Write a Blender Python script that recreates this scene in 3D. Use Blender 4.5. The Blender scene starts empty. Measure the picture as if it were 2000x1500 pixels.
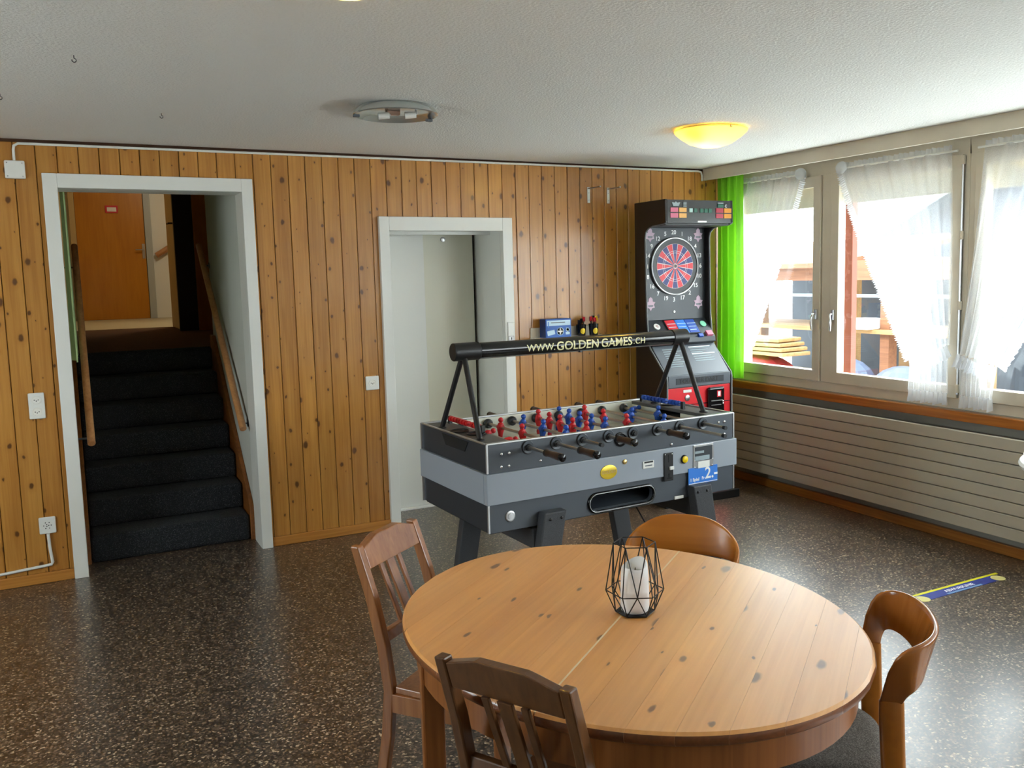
import bpy, bmesh, math, random
from mathutils import Vector, Matrix
random.seed(7)
PI = math.pi
SC = bpy.context.scene
COL = SC.collection

# ------------------------------------------------------------------ camera
F_PX, YAW, PITCH, ROLL, CX, CY, CAM_H = 1722.96, .4856, .1097, .0230, 1059.65, 728.43, 1.6
cam_data = bpy.data.cameras.new('camera')
cam = bpy.data.objects.new('camera', cam_data); COL.objects.link(cam)
cam_data.sensor_width = 36.0
cam_data.lens = F_PX / 2000 * 36.0
cam_data.shift_x = -(CX - 1000) / 2000
cam_data.shift_y = (CY - 750) / 2000
cam_data.clip_start = .02
_f = Vector((math.sin(YAW) * math.cos(PITCH), math.cos(YAW) * math.cos(PITCH), -math.sin(PITCH)))
_r = Vector((math.cos(YAW), -math.sin(YAW), 0)); _d = _f.cross(_r)
_r2 = math.cos(ROLL) * _r + math.sin(ROLL) * _d
_d2 = -math.sin(ROLL) * _r + math.cos(ROLL) * _d
_m = Matrix((( _r2.x, -_d2.x, -_f.x, 0), (_r2.y, -_d2.y, -_f.y, 0), (_r2.z, -_d2.z, -_f.z, 0), (0, 0, 0, 1)))
_m.translation = (0, 0, CAM_H)
cam.matrix_world = _m
SC.camera = cam

# ------------------------------------------------------------------ light and exposure
world = bpy.data.worlds.new('overcast_sky'); SC.world = world
world.use_nodes = True
bg = world.node_tree.nodes['Background']
bg.inputs['Color'].default_value = (.88, .95, 1.0, 1)
bg.inputs['Strength'].default_value = 9.0
SC.view_settings.view_transform = 'Standard'
SC.view_settings.look = 'None'
SC.view_settings.gamma = 1
SC.view_settings.use_curve_mapping = False
SC.view_settings.exposure = .88
SC.cycles.use_denoising = True
SC.cycles.sample_clamp_indirect = 8
SC.cycles.caustics_reflective = False
SC.cycles.caustics_refractive = False
SC.cycles.transparent_max_bounces = 16

def portal(loc, size_x, size_y, rot):
    l = bpy.data.lights.new('window_portal', 'AREA')
    l.shape = 'RECTANGLE'; l.size = size_x; l.size_y = size_y
    l.cycles.is_portal = True
    o = bpy.data.objects.new('window_portal', l); COL.objects.link(o)
    o.location = loc; o.rotation_euler = rot
    return o
portal((4.86, 1.6, 1.5), 1.9, 8.0, (0, PI / 2, 0))      # along the window wall
portal((-2.85, 2.85, 1.52), 1.6, 2.0, (0, -PI / 2, 0))      # fill window added in the left wall

# ------------------------------------------------------------------ helpers
class MB:
    def __init__(s): s.v = []; s.f = []
    def add(s, vs, fs):
        b = len(s.v); s.v += [tuple(p) for p in vs]; s.f += [tuple(i + b for i in q) for q in fs]; return s
    def box(s, x0, x1, y0, y1, z0, z1):
        v = [(x, y, z) for z in (z0, z1) for y in (y0, y1) for x in (x0, x1)]
        return s.add(v, [(0, 2, 3, 1), (4, 5, 7, 6), (0, 1, 5, 4), (2, 6, 7, 3), (0, 4, 6, 2), (1, 3, 7, 5)])
    def obox(s, c, size, rot=0, tilt=None):
        m = tilt if tilt is not None else Matrix.Rotation(rot, 3, 'Z')
        hx, hy, hz = size[0] / 2, size[1] / 2, size[2] / 2
        v = [Vector(c) + m @ Vector((x, y, z)) for z in (-hz, hz) for y in (-hy, hy) for x in (-hx, hx)]
        return s.add(v, [(0, 2, 3, 1), (4, 5, 7, 6), (0, 1, 5, 4), (2, 6, 7, 3), (0, 4, 6, 2), (1, 3, 7, 5)])
    def prism(s, pts, axis, a, b):
        n = len(pts)
        def P(p, d):
            return {'x': (d, p[0], p[1]), 'y': (p[0], d, p[1]), 'z': (p[0], p[1], d)}[axis]
        v = [P(p, a) for p in pts] + [P(p, b) for p in pts]
        f = [tuple(range(n)), tuple(range(2 * n - 1, n - 1, -1))]
        f += [(i, (i + 1) % n, n + (i + 1) % n, n + i) for i in range(n)]
        return s.add(v, f)
    def tube(s, p0, p1, r0, r1=None, n=12, caps=True):
        r1 = r0 if r1 is None else r1
        p0, p1 = Vector(p0), Vector(p1); d = (p1 - p0).normalized()
        u = d.orthogonal().normalized(); w = d.cross(u)
        v = []
        for p, r in ((p0, r0), (p1, r1)):
            for i in range(n):
                a = 2 * PI * i / n; v.append(p + (u * math.cos(a) + w * math.sin(a)) * r)
        f = [(i, (i + 1) % n, n + (i + 1) % n, n + i) for i in range(n)]
        if caps: f += [tuple(range(n - 1, -1, -1)), tuple(range(n, 2 * n))]
        return s.add(v, f)
    def path(s, pts, r, n=8, closed=False):
        pts = [Vector(p) for p in pts]; m = len(pts); v = []; f = []
        u = None
        for i, p in enumerate(pts):
            a = pts[(i - 1) % m] if (closed or i > 0) else p
            b = pts[(i + 1) % m] if (closed or i < m - 1) else p
            d = (b - a).normalized()
            if u is None: u = d.orthogonal().normalized()
            u = (u - d * u.dot(d)).normalized(); w = d.cross(u)
            rr = r[i] if isinstance(r, (list, tuple)) else r
            for k in range(n):
                t = 2 * PI * k / n; v.append(p + (u * math.cos(t) + w * math.sin(t)) * rr)
        for i in range(m if closed else m - 1):
            j = (i + 1) % m
            for k in range(n): f.append((i * n + k, i * n + (k + 1) % n, j * n + (k + 1) % n, j * n + k))
        if not closed: f += [tuple(range(n - 1, -1, -1)), tuple(range((m - 1) * n, m * n))]
        return s.add(v, f)
    def lathe(s, prof, n=24, c=(0, 0, 0), axis='z', sx=1, sy=1):
        v = []; f = []; m = len(prof)
        for r, z in prof:
            for k in range(n):
                t = 2 * PI * k / n; x, y = r * math.cos(t) * sx, r * math.sin(t) * sy
                p = {'z': (x, y, z), 'y': (x, z, y), 'x': (z, x, y)}[axis]
                v.append((c[0] + p[0], c[1] + p[1], c[2] + p[2]))
        for i in range(m - 1):
            for k in range(n): f.append((i * n + k, i * n + (k + 1) % n, (i + 1) * n + (k + 1) % n, (i + 1) * n + k))
        if prof[0][0] > 1e-6: f.append(tuple(range(n - 1, -1, -1)))
        if prof[-1][0] > 1e-6: f.append(tuple(range((m - 1) * n, m * n)))
        return s.add(v, f)
    def grid(s, fn, nu, nv):
        v = [fn(i / nu, j / nv) for j in range(nv + 1) for i in range(nu + 1)]
        w = nu + 1
        return s.add(v, [(j * w + i, j * w + i + 1, (j + 1) * w + i + 1, (j + 1) * w + i) for j in range(nv) for i in range(nu)])
    def ball(s, c, r, nu=12, nv=8):
        rx, ry, rz = (r, r, r) if not isinstance(r, (tuple, list)) else r
        prof = [(max(1e-7, math.sin(PI * j / nv)), -math.cos(PI * j / nv)) for j in range(nv + 1)]
        b = len(s.v); s.lathe(prof, nu)
        s.v[b:] = [(c[0] + x * rx, c[1] + y * ry, c[2] + z * rz) for x, y, z in s.v[b:]]
        return s
    def mesh(s, name, mat, smooth=None):
        me = bpy.data.meshes.new(name); me.from_pydata([tuple(p) for p in s.v], [], s.f); me.update()
        bm = bmesh.new(); bm.from_mesh(me)
        bmesh.ops.remove_doubles(bm, verts=bm.verts, dist=1e-6)
        bmesh.ops.recalc_face_normals(bm, faces=bm.faces)
        bm.to_mesh(me); bm.free()
        if mat: me.materials.append(mat)
        if smooth:
            me.polygons.foreach_set('use_smooth', [True] * len(me.polygons))
            me.set_sharp_from_angle(angle=math.radians(smooth))
        return me
    def build(s, name, mat, parent=None, smooth=None, bevel=0, seg=2, solid=0, subsurf=0):
        o = bpy.data.objects.new(name, s.mesh(name, mat, smooth)); COL.objects.link(o)
        if parent is not None: o.parent = parent
        if solid:
            m = o.modifiers.new('thickness', 'SOLIDIFY'); m.thickness = solid; m.offset = 0
        if bevel:
            m = o.modifiers.new('bevel', 'BEVEL'); m.width = bevel; m.segments = seg; m.limit_method = 'ANGLE'; m.angle_limit = math.radians(40)
        if subsurf:
            m = o.modifiers.new('smooth', 'SUBSURF'); m.levels = subsurf; m.render_levels = subsurf
        return o

def tag(o, label=None, cat=None, group=None, kind=None):
    if label: o['label'] = label
    if cat: o['category'] = cat
    if group: o['group'] = group
    if kind: o['kind'] = kind
    return o
def empty(name, loc=(0, 0, 0), rz=0):
    o = bpy.data.objects.new(name, None); COL.objects.link(o)
    o.location = loc; o.rotation_euler = (0, 0, rz); o.empty_display_size = .05
    return o
def thing(name, label, cat, loc=(0, 0, 0), rz=0, group=None):
    return tag(empty(name, loc, rz), label, cat, group)
def struct(o): o['kind'] = 'structure'; return o
def link(name, mesh, parent=None, loc=(0, 0, 0), rot=(0, 0, 0), scale=(1, 1, 1)):
    o = bpy.data.objects.new(name, mesh); COL.objects.link(o)
    if parent is not None: o.parent = parent
    o.location = loc; o.rotation_euler = rot; o.scale = scale
    return o
def copy_tree(o, parent=None):
    c = o.copy(); COL.objects.link(c); c.parent = parent
    for ch in list(o.children): copy_tree(ch, c)
    return c
def frame(origin, xd, yd):
    x = Vector(xd).normalized(); y = Vector(yd).normalized(); z = x.cross(y)
    m = Matrix(((x.x, y.x, z.x, 0), (x.y, y.y, z.y, 0), (x.z, y.z, z.z, 0), (0, 0, 0, 1)))
    m.translation = origin
    return m
def text_mesh(s, size, depth=.0006, align='CENTER', space=1.0, bold=0):
    c = bpy.data.curves.new('lettering', 'FONT'); c.body = s; c.size = size; c.extrude = depth
    c.align_x = align; c.align_y = 'CENTER'; c.space_character = space; c.offset = bold; c.resolution_u = 3
    o = bpy.data.objects.new('lettering', c); COL.objects.link(o)
    bpy.context.view_layer.update()
    me = bpy.data.meshes.new_from_object(o)
    bpy.data.objects.remove(o); bpy.data.curves.remove(c)
    return me
def text(name, s, size, mat, parent, m, **k):
    me = text_mesh(s, size, **k); me.name = name; me.materials.clear(); me.materials.append(mat)
    o = bpy.data.objects.new(name, me); COL.objects.link(o)
    if parent is not None: o.parent = parent
    o.matrix_local = m
    return o

# ------------------------------------------------------------------ materials
def srgb(r, g, b):
    def c(v):
        v /= 255.0
        return v / 12.92 if v <= .04045 else ((v + .055) / 1.055) ** 2.4
    return (c(r), c(g), c(b), 1)
def new_mat(name):
    m = bpy.data.materials.new(name); m.use_nodes = True
    nt = m.node_tree; return m, nt, nt.nodes['Principled BSDF']
def N(nt, typ, **k):
    n = nt.nodes.new(typ)
    for a, b in k.items(): setattr(n, a, b)
    return n
def L(nt, a, b): nt.links.new(a, b)
def plain(name, col, rough=.5, metal=0, bump=0, bscale=200, coat=0, spec=None, var=0, vscale=8):
    m, nt, p = new_mat(name)
    p.inputs['Base Color'].default_value = col; p.inputs['Roughness'].default_value = rough
    p.inputs['Metallic'].default_value = metal; p.inputs['Coat Weight'].default_value = coat
    if spec is not None: p.inputs['Specular IOR Level'].default_value = spec
    tc = N(nt, 'ShaderNodeTexCoord')
    if bump:
        n = N(nt, 'ShaderNodeTexNoise'); n.inputs['Scale'].default_value = bscale; n.inputs['Detail'].default_value = 3
        b = N(nt, 'ShaderNodeBump'); b.inputs['Strength'].default_value = bump; b.inputs['Distance'].default_value = .004
        L(nt, tc.outputs['Object'], n.inputs['Vector']); L(nt, n.outputs['Fac'], b.inputs['Height']); L(nt, b.outputs['Normal'], p.inputs['Normal'])
    if var:
        n = N(nt, 'ShaderNodeTexNoise'); n.inputs['Scale'].default_value = vscale; n.inputs['Detail'].default_value = 4
        r = N(nt, 'ShaderNodeMapRange'); r.inputs['From Min'].default_value = .3; r.inputs['From Max'].default_value = .7
        r.inputs['To Min'].default_value = 1 - var; r.inputs['To Max'].default_value = 1 + var
        h = N(nt, 'ShaderNodeHueSaturation'); h.inputs['Color'].default_value = col
        L(nt, tc.outputs['Object'], n.inputs['Vector']); L(nt, n.outputs['Fac'], r.inputs['Value'])
        L(nt, r.outputs['Result'], h.inputs['Value']); L(nt, h.outputs['Color'], p.inputs['Base Color'])
    return m
def wood(name, light, dark, grain='z', across='x', knots=0, rough=.3, coat=.0, var=.08, gscale=1.0, knot_col=(.07, .022, .006, 1), kx=7, kz=3.2, coat_rough=.12, kmul=1.0, coat_ior=1.5):
    m, nt, p = new_mat(name)
    tc = N(nt, 'ShaderNodeTexCoord'); oi = N(nt, 'ShaderNodeObjectInfo')
    sep = N(nt, 'ShaderNodeSeparateXYZ'); L(nt, tc.outputs['Object'], sep.inputs[0])
    ax = {'x': 0, 'y': 1, 'z': 2}; rest = [k for k in 'xyz' if k not in (grain, across)][0]
    rnd = N(nt, 'ShaderNodeMath', operation='MULTIPLY'); rnd.inputs[1].default_value = 53.7; L(nt, oi.outputs['Random'], rnd.inputs[0])
    def madd(src, k):
        a = N(nt, 'ShaderNodeMath', operation='MULTIPLY_ADD'); a.inputs[1].default_value = k
        L(nt, src, a.inputs[0]); L(nt, rnd.outputs[0], a.inputs[2]); return a.outputs[0]
    def vec(ka, kr, kg):
        c = N(nt, 'ShaderNodeCombineXYZ')
        L(nt, madd(sep.outputs[ax[across]], ka), c.inputs[0]); L(nt, madd(sep.outputs[ax[rest]], kr), c.inputs[1]); L(nt, madd(sep.outputs[ax[grain]], kg), c.inputs[2])
        return c.outputs[0]
    n1 = N(nt, 'ShaderNodeTexNoise'); n1.inputs['Scale'].default_value = 1; n1.inputs['Detail'].default_value = 4; n1.inputs['Distortion'].default_value = .6
    L(nt, vec(70 * gscale, 70 * gscale, 2.2), n1.inputs['Vector'])
    n2 = N(nt, 'ShaderNodeTexNoise'); n2.inputs['Scale'].default_value = 1; n2.inputs['Detail'].default_value = 2
    L(nt, vec(14 * gscale, 14 * gscale, 1.1), n2.inputs['Vector'])
    mixf = N(nt, 'ShaderNodeMath', operation='MULTIPLY_ADD'); mixf.inputs[1].default_value = .55
    half = N(nt, 'ShaderNodeMath', operation='MULTIPLY'); half.inputs[1].default_value = .45
    L(nt, n2.outputs['Fac'], half.inputs[0]); L(nt, n1.outputs['Fac'], mixf.inputs[0]); L(nt, half.outputs[0], mixf.inputs[2])
    ramp = N(nt, 'ShaderNodeValToRGB'); ramp.color_ramp.elements[0].position = .34; ramp.color_ramp.elements[1].position = .64
    ramp.color_ramp.elements[0].color = dark; ramp.color_ramp.elements[1].color = light
    L(nt, mixf.outputs[0], ramp.inputs['Fac'])
    col = ramp.outputs['Color']
    if knots:
        c = N(nt, 'ShaderNodeCombineXYZ')
        L(nt, madd(sep.outputs[ax[across]], kx), c.inputs[0]); L(nt, madd(sep.outputs[ax[grain]], kz), c.inputs[1])
        wob = N(nt, 'ShaderNodeTexNoise'); wob.inputs['Scale'].default_value = 4; L(nt, c.outputs[0], wob.inputs['Vector'])
        va = N(nt, 'ShaderNodeVectorMath', operation='MULTIPLY_ADD'); va.inputs[1].default_value = (.12, .12, 0)
        L(nt, wob.outputs['Color'], va.inputs[0]); L(nt, c.outputs[0], va.inputs[2])
        vo = N(nt, 'ShaderNodeTexVoronoi'); vo.voronoi_dimensions = '2D'; vo.inputs['Scale'].default_value = 1
        L(nt, va.outputs[0], vo.inputs['Vector'])
        sc = N(nt, 'ShaderNodeSeparateColor'); L(nt, vo.outputs['Color'], sc.inputs[0])
        pw = N(nt, 'ShaderNodeMath', operation='POWER'); pw.inputs[1].default_value = 2.0; L(nt, sc.outputs[0], pw.inputs[0])
        thr = N(nt, 'ShaderNodeMath', operation='MULTIPLY_ADD'); thr.inputs[1].default_value = .12 * kmul; thr.inputs[2].default_value = .025 * kmul
        L(nt, pw.outputs[0], thr.inputs[0])
        dv = N(nt, 'ShaderNodeMath', operation='DIVIDE'); L(nt, vo.outputs['Distance'], dv.inputs[0]); L(nt, thr.outputs[0], dv.inputs[1])
        mr = N(nt, 'ShaderNodeMapRange'); mr.interpolation_type = 'SMOOTHSTEP'
        mr.inputs['From Min'].default_value = .55; mr.inputs['From Max'].default_value = 1.25; mr.inputs['To Min'].default_value = knots; mr.inputs['To Max'].default_value = 0
        L(nt, dv.outputs[0], mr.inputs['Value'])
        mr2 = N(nt, 'ShaderNodeMapRange'); mr2.interpolation_type = 'SMOOTHSTEP'
        mr2.inputs['From Min'].default_value = .8; mr2.inputs['From Max'].default_value = 3.2; mr2.inputs['To Min'].default_value = .45; mr2.inputs['To Max'].default_value = 0
        L(nt, dv.outputs[0], mr2.inputs['Value'])
        mx0 = N(nt, 'ShaderNodeMix', data_type='RGBA'); L(nt, mr2.outputs['Result'], mx0.inputs['Factor']); L(nt, col, mx0.inputs[6]); mx0.inputs[7].default_value = dark
        mx = N(nt, 'ShaderNodeMix', data_type='RGBA'); L(nt, mr.outputs['Result'], mx.inputs['Factor']); L(nt, mx0.outputs[2], mx.inputs[6]); mx.inputs[7].default_value = knot_col
        col = mx.outputs[2]
    h = N(nt, 'ShaderNodeHueSaturation')
    r = N(nt, 'ShaderNodeMapRange'); r.inputs['To Min'].default_value = 1 - var; r.inputs['To Max'].default_value = 1 + var
    L(nt, oi.outputs['Random'], r.inputs['Value']); L(nt, r.outputs['Result'], h.inputs['Value']); L(nt, col, h.inputs['Color'])
    L(nt, h.outputs['Color'], p.inputs['Base Color'])
    p.inputs['Roughness'].default_value = rough; p.inputs['Coat Weight'].default_value = coat; p.inputs['Coat Roughness'].default_value = coat_rough; p.inputs['Coat IOR'].default_value = coat_ior
    b = N(nt, 'ShaderNodeBump'); b.inputs['Strength'].default_value = .08; b.inputs['Distance'].default_value = .002
    L(nt, n1.outputs['Fac'], b.inputs['Height']); L(nt, b.outputs['Normal'], p.inputs['Normal'])
    return m
def emit(name, col, strength):
    m, nt, p = new_mat(name)
    p.inputs['Base Color'].default_value = col; p.inputs['Emission Color'].default_value = col; p.inputs['Emission Strength'].default_value = strength
    return m
def cloth(name, col, transparent=.3, translucent=.5, weave=0, tcol=None):
    m, nt, p = new_mat(name); nt.nodes.remove(p)
    out = nt.nodes['Material Output']
    d = N(nt, 'ShaderNodeBsdfDiffuse'); d.inputs['Color'].default_value = col
    t = N(nt, 'ShaderNodeBsdfTranslucent'); t.inputs['Color'].default_value = tcol or col
    tr = N(nt, 'ShaderNodeBsdfTransparent')
    a = N(nt, 'ShaderNodeMixShader'); a.inputs[0].default_value = translucent; L(nt, d.outputs[0], a.inputs[1]); L(nt, t.outputs[0], a.inputs[2])
    b = N(nt, 'ShaderNodeMixShader'); b.inputs[0].default_value = transparent; L(nt, a.outputs[0], b.inputs[1]); L(nt, tr.outputs[0], b.inputs[2])
    if weave:
        tc = N(nt, 'ShaderNodeTexCoord'); n = N(nt, 'ShaderNodeTexNoise'); n.inputs['Scale'].default_value = weave
        mp = N(nt, 'ShaderNodeMapRange'); mp.inputs['To Min'].default_value = transparent - .12; mp.inputs['To Max'].default_value = transparent + .12
        L(nt, tc.outputs['Object'], n.inputs['Vector']); L(nt, n.outputs['Fac'], mp.inputs['Value']); L(nt, mp.outputs['Result'], b.inputs[0])
    L(nt, b.outputs[0], out.inputs['Surface'])
    return m
def glass_pane(name):
    m, nt, p = new_mat(name); nt.nodes.remove(p)
    out = nt.nodes['Material Output']
    g = N(nt, 'ShaderNodeBsdfGlossy'); g.inputs['Roughness'].default_value = .02
    tr = N(nt, 'ShaderNodeBsdfTransparent'); tr.inputs['Color'].default_value = (.96, .98, .97, 1)
    a = N(nt, 'ShaderNodeMixShader'); a.inputs[0].default_value = .06; L(nt, tr.outputs[0], a.inputs[1]); L(nt, g.outputs[0], a.inputs[2])
    L(nt, a.outputs[0], out.inputs['Surface'])
    return m
def speckle(name, stops, scale, rough, rvar=0, bump=0, coat=0):
    m, nt, p = new_mat(name)
    p.inputs['Coat Weight'].default_value = coat; p.inputs['Coat Roughness'].default_value = .3
    tc = N(nt, 'ShaderNodeTexCoord')
    n0 = N(nt, 'ShaderNodeTexNoise'); n0.inputs['Scale'].default_value = scale * .4
    va = N(nt, 'ShaderNodeVectorMath', operation='MULTIPLY_ADD'); va.inputs[1].default_value = (.25 / scale,) * 3
    L(nt, tc.outputs['Object'], n0.inputs['Vector']); L(nt, n0.outputs['Color'], va.inputs[0]); L(nt, tc.outputs['Object'], va.inputs[2])
    v = N(nt, 'ShaderNodeTexVoronoi'); v.inputs['Scale'].default_value = scale; L(nt, va.outputs[0], v.inputs['Vector'])
    s = N(nt, 'ShaderNodeSeparateColor'); L(nt, v.outputs['Color'], s.inputs[0])
    r = N(nt, 'ShaderNodeValToRGB'); r.color_ramp.interpolation = 'CONSTANT'
    el = r.color_ramp.elements
    el[0].position, el[0].color = stops[0]
    el[1].position, el[1].color = stops[1]
    for pos, c in stops[2:]:
        e = el.new(pos); e.color = c
    L(nt, s.outputs[0], r.inputs['Fac']); L(nt, r.outputs['Color'], p.inputs['Base Color'])
    p.inputs['Roughness'].default_value = rough
    if rvar:
        n = N(nt, 'ShaderNodeTexNoise'); n.inputs['Scale'].default_value = 1.3; n.inputs['Detail'].default_value = 5; L(nt, tc.outputs['Object'], n.inputs['Vector'])
        mr = N(nt, 'ShaderNodeMapRange'); mr.inputs['From Min'].default_value = .3; mr.inputs['From Max'].default_value = .7
        mr.inputs['To Min'].default_value = rough - rvar; mr.inputs['To Max'].default_value = rough + rvar
        L(nt, n.outputs['Fac'], mr.inputs['Value']); L(nt, mr.outputs['Result'], p.inputs['Roughness'])
    if bump:
        b = N(nt, 'ShaderNodeBump'); b.inputs['Strength'].default_value = bump; b.inputs['Distance'].default_value = .003
        L(nt, s.outputs[1], b.inputs['Height']); L(nt, b.outputs['Normal'], p.inputs['Normal'])
    return m

M = {}
M['floor'] = speckle('speckled_linoleum', [(0, srgb(46, 37, 31)), (.38, srgb(66, 53, 44)), (.64, srgb(94, 78, 64)), (.84, srgb(132, 112, 90)), (.95, srgb(186, 166, 136))], 135, .33, .04, coat=.6)
M['ceiling'] = plain('stucco_plaster', srgb(238, 238, 234), .9, bump=1.0, bscale=95)
M['plaster'] = plain('painted_plaster', srgb(240, 240, 236), .85, bump=.2, bscale=150)
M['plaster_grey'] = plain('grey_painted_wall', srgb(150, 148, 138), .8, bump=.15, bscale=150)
M['stair_wall'] = plain('grey_stair_wall', srgb(198, 198, 190), .85, bump=.15, bscale=150)
M['white_paint'] = plain('white_gloss_paint', srgb(228, 228, 222), .35)
M['cream_paint'] = plain('cream_gloss_paint', srgb(222, 220, 202), .35)
M['frame_paint'] = plain('aged_window_paint', srgb(206, 196, 176), .45, var=.05, vscale=5)
M['plank'] = wood('varnished_pine_plank', srgb(196, 140, 66), srgb(168, 110, 44), knots=.85, rough=.3, coat=.25, var=.07, kx=9, kz=6.0)
M['plank_back'] = plain('dark_plank_joint', srgb(70, 38, 12), .8)
M['base_wood'] = wood('baseboard_pine', srgb(200, 136, 62), srgb(168, 106, 42), grain='x', across='z', rough=.35, coat=.2)
M['base_wood_y'] = wood('baseboard_pine_side', srgb(178, 116, 48), srgb(140, 86, 30), grain='y', across='z', rough=.35, coat=.2)
M['sill_wood'] = wood('window_sill_pine', srgb(190, 116, 44), srgb(150, 84, 26), grain='y', across='x', rough=.28, coat=.3)
M['rail_wood'] = wood('handrail_beech', srgb(206, 150, 98), srgb(176, 118, 70), grain='y', across='x', rough=.35, coat=.2)
M['string_wood'] = wood('stringer_wood', srgb(140, 84, 34), srgb(104, 58, 20), grain='y', across='z', rough=.4)
M['carpet'] = speckle('charcoal_stair_carpet', [(0, srgb(19, 21, 24)), (.4, srgb(29, 32, 36)), (.75, srgb(43, 46, 50)), (.93, srgb(70, 73, 76))], 330, .95, bump=.5)
M['carpet_brown'] = speckle('brown_carpet', [(0, srgb(84, 48, 20)), (.5, srgb(100, 60, 28)), (.85, srgb(116, 74, 38))], 300, .95)
M['corridor_floor'] = plain('pale_corridor_floor', srgb(196, 186, 156), .5)
M['orange_door'] = wood('orange_veneer', srgb(196, 132, 34), srgb(180, 114, 22), grain='z', across='x', rough=.35, coat=.2, var=0, gscale=.35)
M['beige'] = plain('beige_paint', srgb(196, 172, 122), .5)
M['dark_brown'] = plain('dark_brown_paint', srgb(34, 22, 14), .5)
M['glass'] = glass_pane('window_glass')
M['sheer'] = cloth('white_sheer', (.88, .9, .93, 1), .6, .34, weave=260)
M['ruffle'] = cloth('white_ruffle', (.88, .9, .93, 1), .24, .36)
M['green'] = cloth('lime_green_cloth', srgb(140, 205, 70), .02, .45, tcol=srgb(130, 215, 40))
M['green_pale'] = cloth('pale_green_cloth', srgb(206, 232, 172), .0, .3)
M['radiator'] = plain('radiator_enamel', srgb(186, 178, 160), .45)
M['groove'] = plain('shadow_groove', srgb(80, 76, 68), .7)
M['chrome'] = plain('chrome', (.75, .75, .76, 1), .18, 1)
M['steel'] = plain('brushed_steel', (.55, .56, .57, 1), .32, 1)
M['silver_edge'] = plain('aluminium_edge', (.62, .63, .64, 1), .35, 1)
M['black'] = plain('black_plastic', srgb(20, 20, 22), .4)
M['black_gloss'] = plain('black_gloss', srgb(14, 14, 16), .15)
M['black_metal'] = plain('black_powder_coat', srgb(24, 24, 26), .35)
M['white_plastic'] = plain('white_plastic', srgb(232, 232, 226), .35)
M['dark_hole'] = plain('dark_hole', srgb(10, 10, 10), .8)
M['ft_dark'] = plain('charcoal_laminate', srgb(74, 80, 88), .38, bump=.05, bscale=400)
M['ft_band'] = plain('grey_laminate', srgb(150, 158, 168), .38)
M['ft_top'] = plain('dark_grey_top', srgb(84, 82, 80), .45)
M['ft_leg'] = plain('black_textured_leg', srgb(56, 58, 62), .55, bump=.4, bscale=500, var=.25, vscale=300)
M['ft_field'] = plain('white_playfield', srgb(222, 222, 208), .3)
M['ft_green'] = plain('teal_field_mark', srgb(120, 178, 160), .35)
M['red'] = plain('red_plastic', srgb(196, 28, 34), .35)
M['blue'] = plain('blue_plastic', srgb(28, 76, 170), .35)
M['handle_brown'] = plain('dark_brown_grip', srgb(58, 36, 22), .35)
M['rod'] = plain('steel_rod', (.5, .46, .42, 1), .28, 1)
M['bumper'] = plain('black_bumper', srgb(38, 40, 42), .45)
M['gold_text'] = plain('cream_gold_print', srgb(240, 232, 180), .5)
M['led_grey'] = plain('grey_diffuser', srgb(140, 140, 138), .4)
M['yellow'] = plain('yellow_plastic', srgb(240, 205, 20), .35)
M['gold'] = plain('gold_badge', srgb(222, 190, 50), .3, .3)
M['brass'] = plain('brass', (.75, .55, .22, 1), .3, 1)
M['sign_blue'] = plain('sign_blue', srgb(48, 122, 214), .45)
M['white'] = plain('white_print', srgb(240, 240, 240), .5)
M['dm_black'] = plain('black_cabinet', srgb(22, 20, 20), .4)
M['dm_panel'] = plain('dark_grey_panel', srgb(46, 51, 57), .4)
M['dm_plastic'] = plain('grey_moulded_plastic', srgb(92, 98, 106), .42)
M['dm_red'] = plain('red_panel', srgb(214, 34, 44), .4)
M['dm_screen'] = plain('smoked_display', srgb(70, 72, 74), .25)
M['edge_grey'] = plain('grey_edge_trim', srgb(120, 124, 126), .4)
M['dart_red'] = plain('dart_red', srgb(206, 36, 50), .45)
M['dart_blue'] = plain('dart_blue', srgb(24, 36, 108), .45)
M['dart_web'] = plain('dart_web', srgb(224, 210, 214), .4)
M['pink'] = plain('pink_lamp', srgb(206, 110, 138), .4)
M['amber'] = plain('amber_lamp', srgb(232, 176, 96), .4)
M['orange'] = plain('orange_lamp', srgb(224, 150, 40), .4)
M['lamp_red'] = plain('red_lamp', srgb(178, 50, 70), .4)
M['lcd_green'] = plain('green_segment', srgb(40, 100, 82), .4)
M['lcd_lit'] = plain('pale_segment', srgb(170, 205, 200), .4)
M['emblem'] = plain('emblem_mauve', srgb(186, 160, 178), .5)
M['lt_grey'] = plain('light_grey_print', srgb(150, 166, 172), .5)
M['led_green'] = plain('green_button', srgb(120, 196, 160), .35)
M['table_top'] = wood('pine_table_top', srgb(238, 172, 92), srgb(222, 150, 72), grain='x', across='y', knots=.88, rough=.4, coat=1.0, var=.05, knot_col=srgb(96, 46, 18), kx=8, kz=3.6, coat_rough=.38, kmul=.85, coat_ior=1.75)
M['table_wood'] = wood('pine_table_frame', srgb(158, 96, 46), srgb(126, 72, 30), grain='z', across='x', rough=.35, coat=.2)
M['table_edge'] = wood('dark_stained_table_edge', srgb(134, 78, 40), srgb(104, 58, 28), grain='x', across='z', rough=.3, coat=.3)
M['seam'] = plain('pale_seam', srgb(236, 214, 178), .5)
M['chair_wood'] = wood('walnut_stained_chair', srgb(160, 104, 58), srgb(124, 74, 36), grain='z', across='x', rough=.32, coat=.25, var=.06)
M['chair_wood_shaded'] = wood('shaded_chair_wood', srgb(104, 66, 32), srgb(76, 45, 20), grain='z', across='x', rough=.34, coat=.2, var=.06)  # same kind of chair wood, darkened: shade of the foreground chair put into the colour
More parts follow.
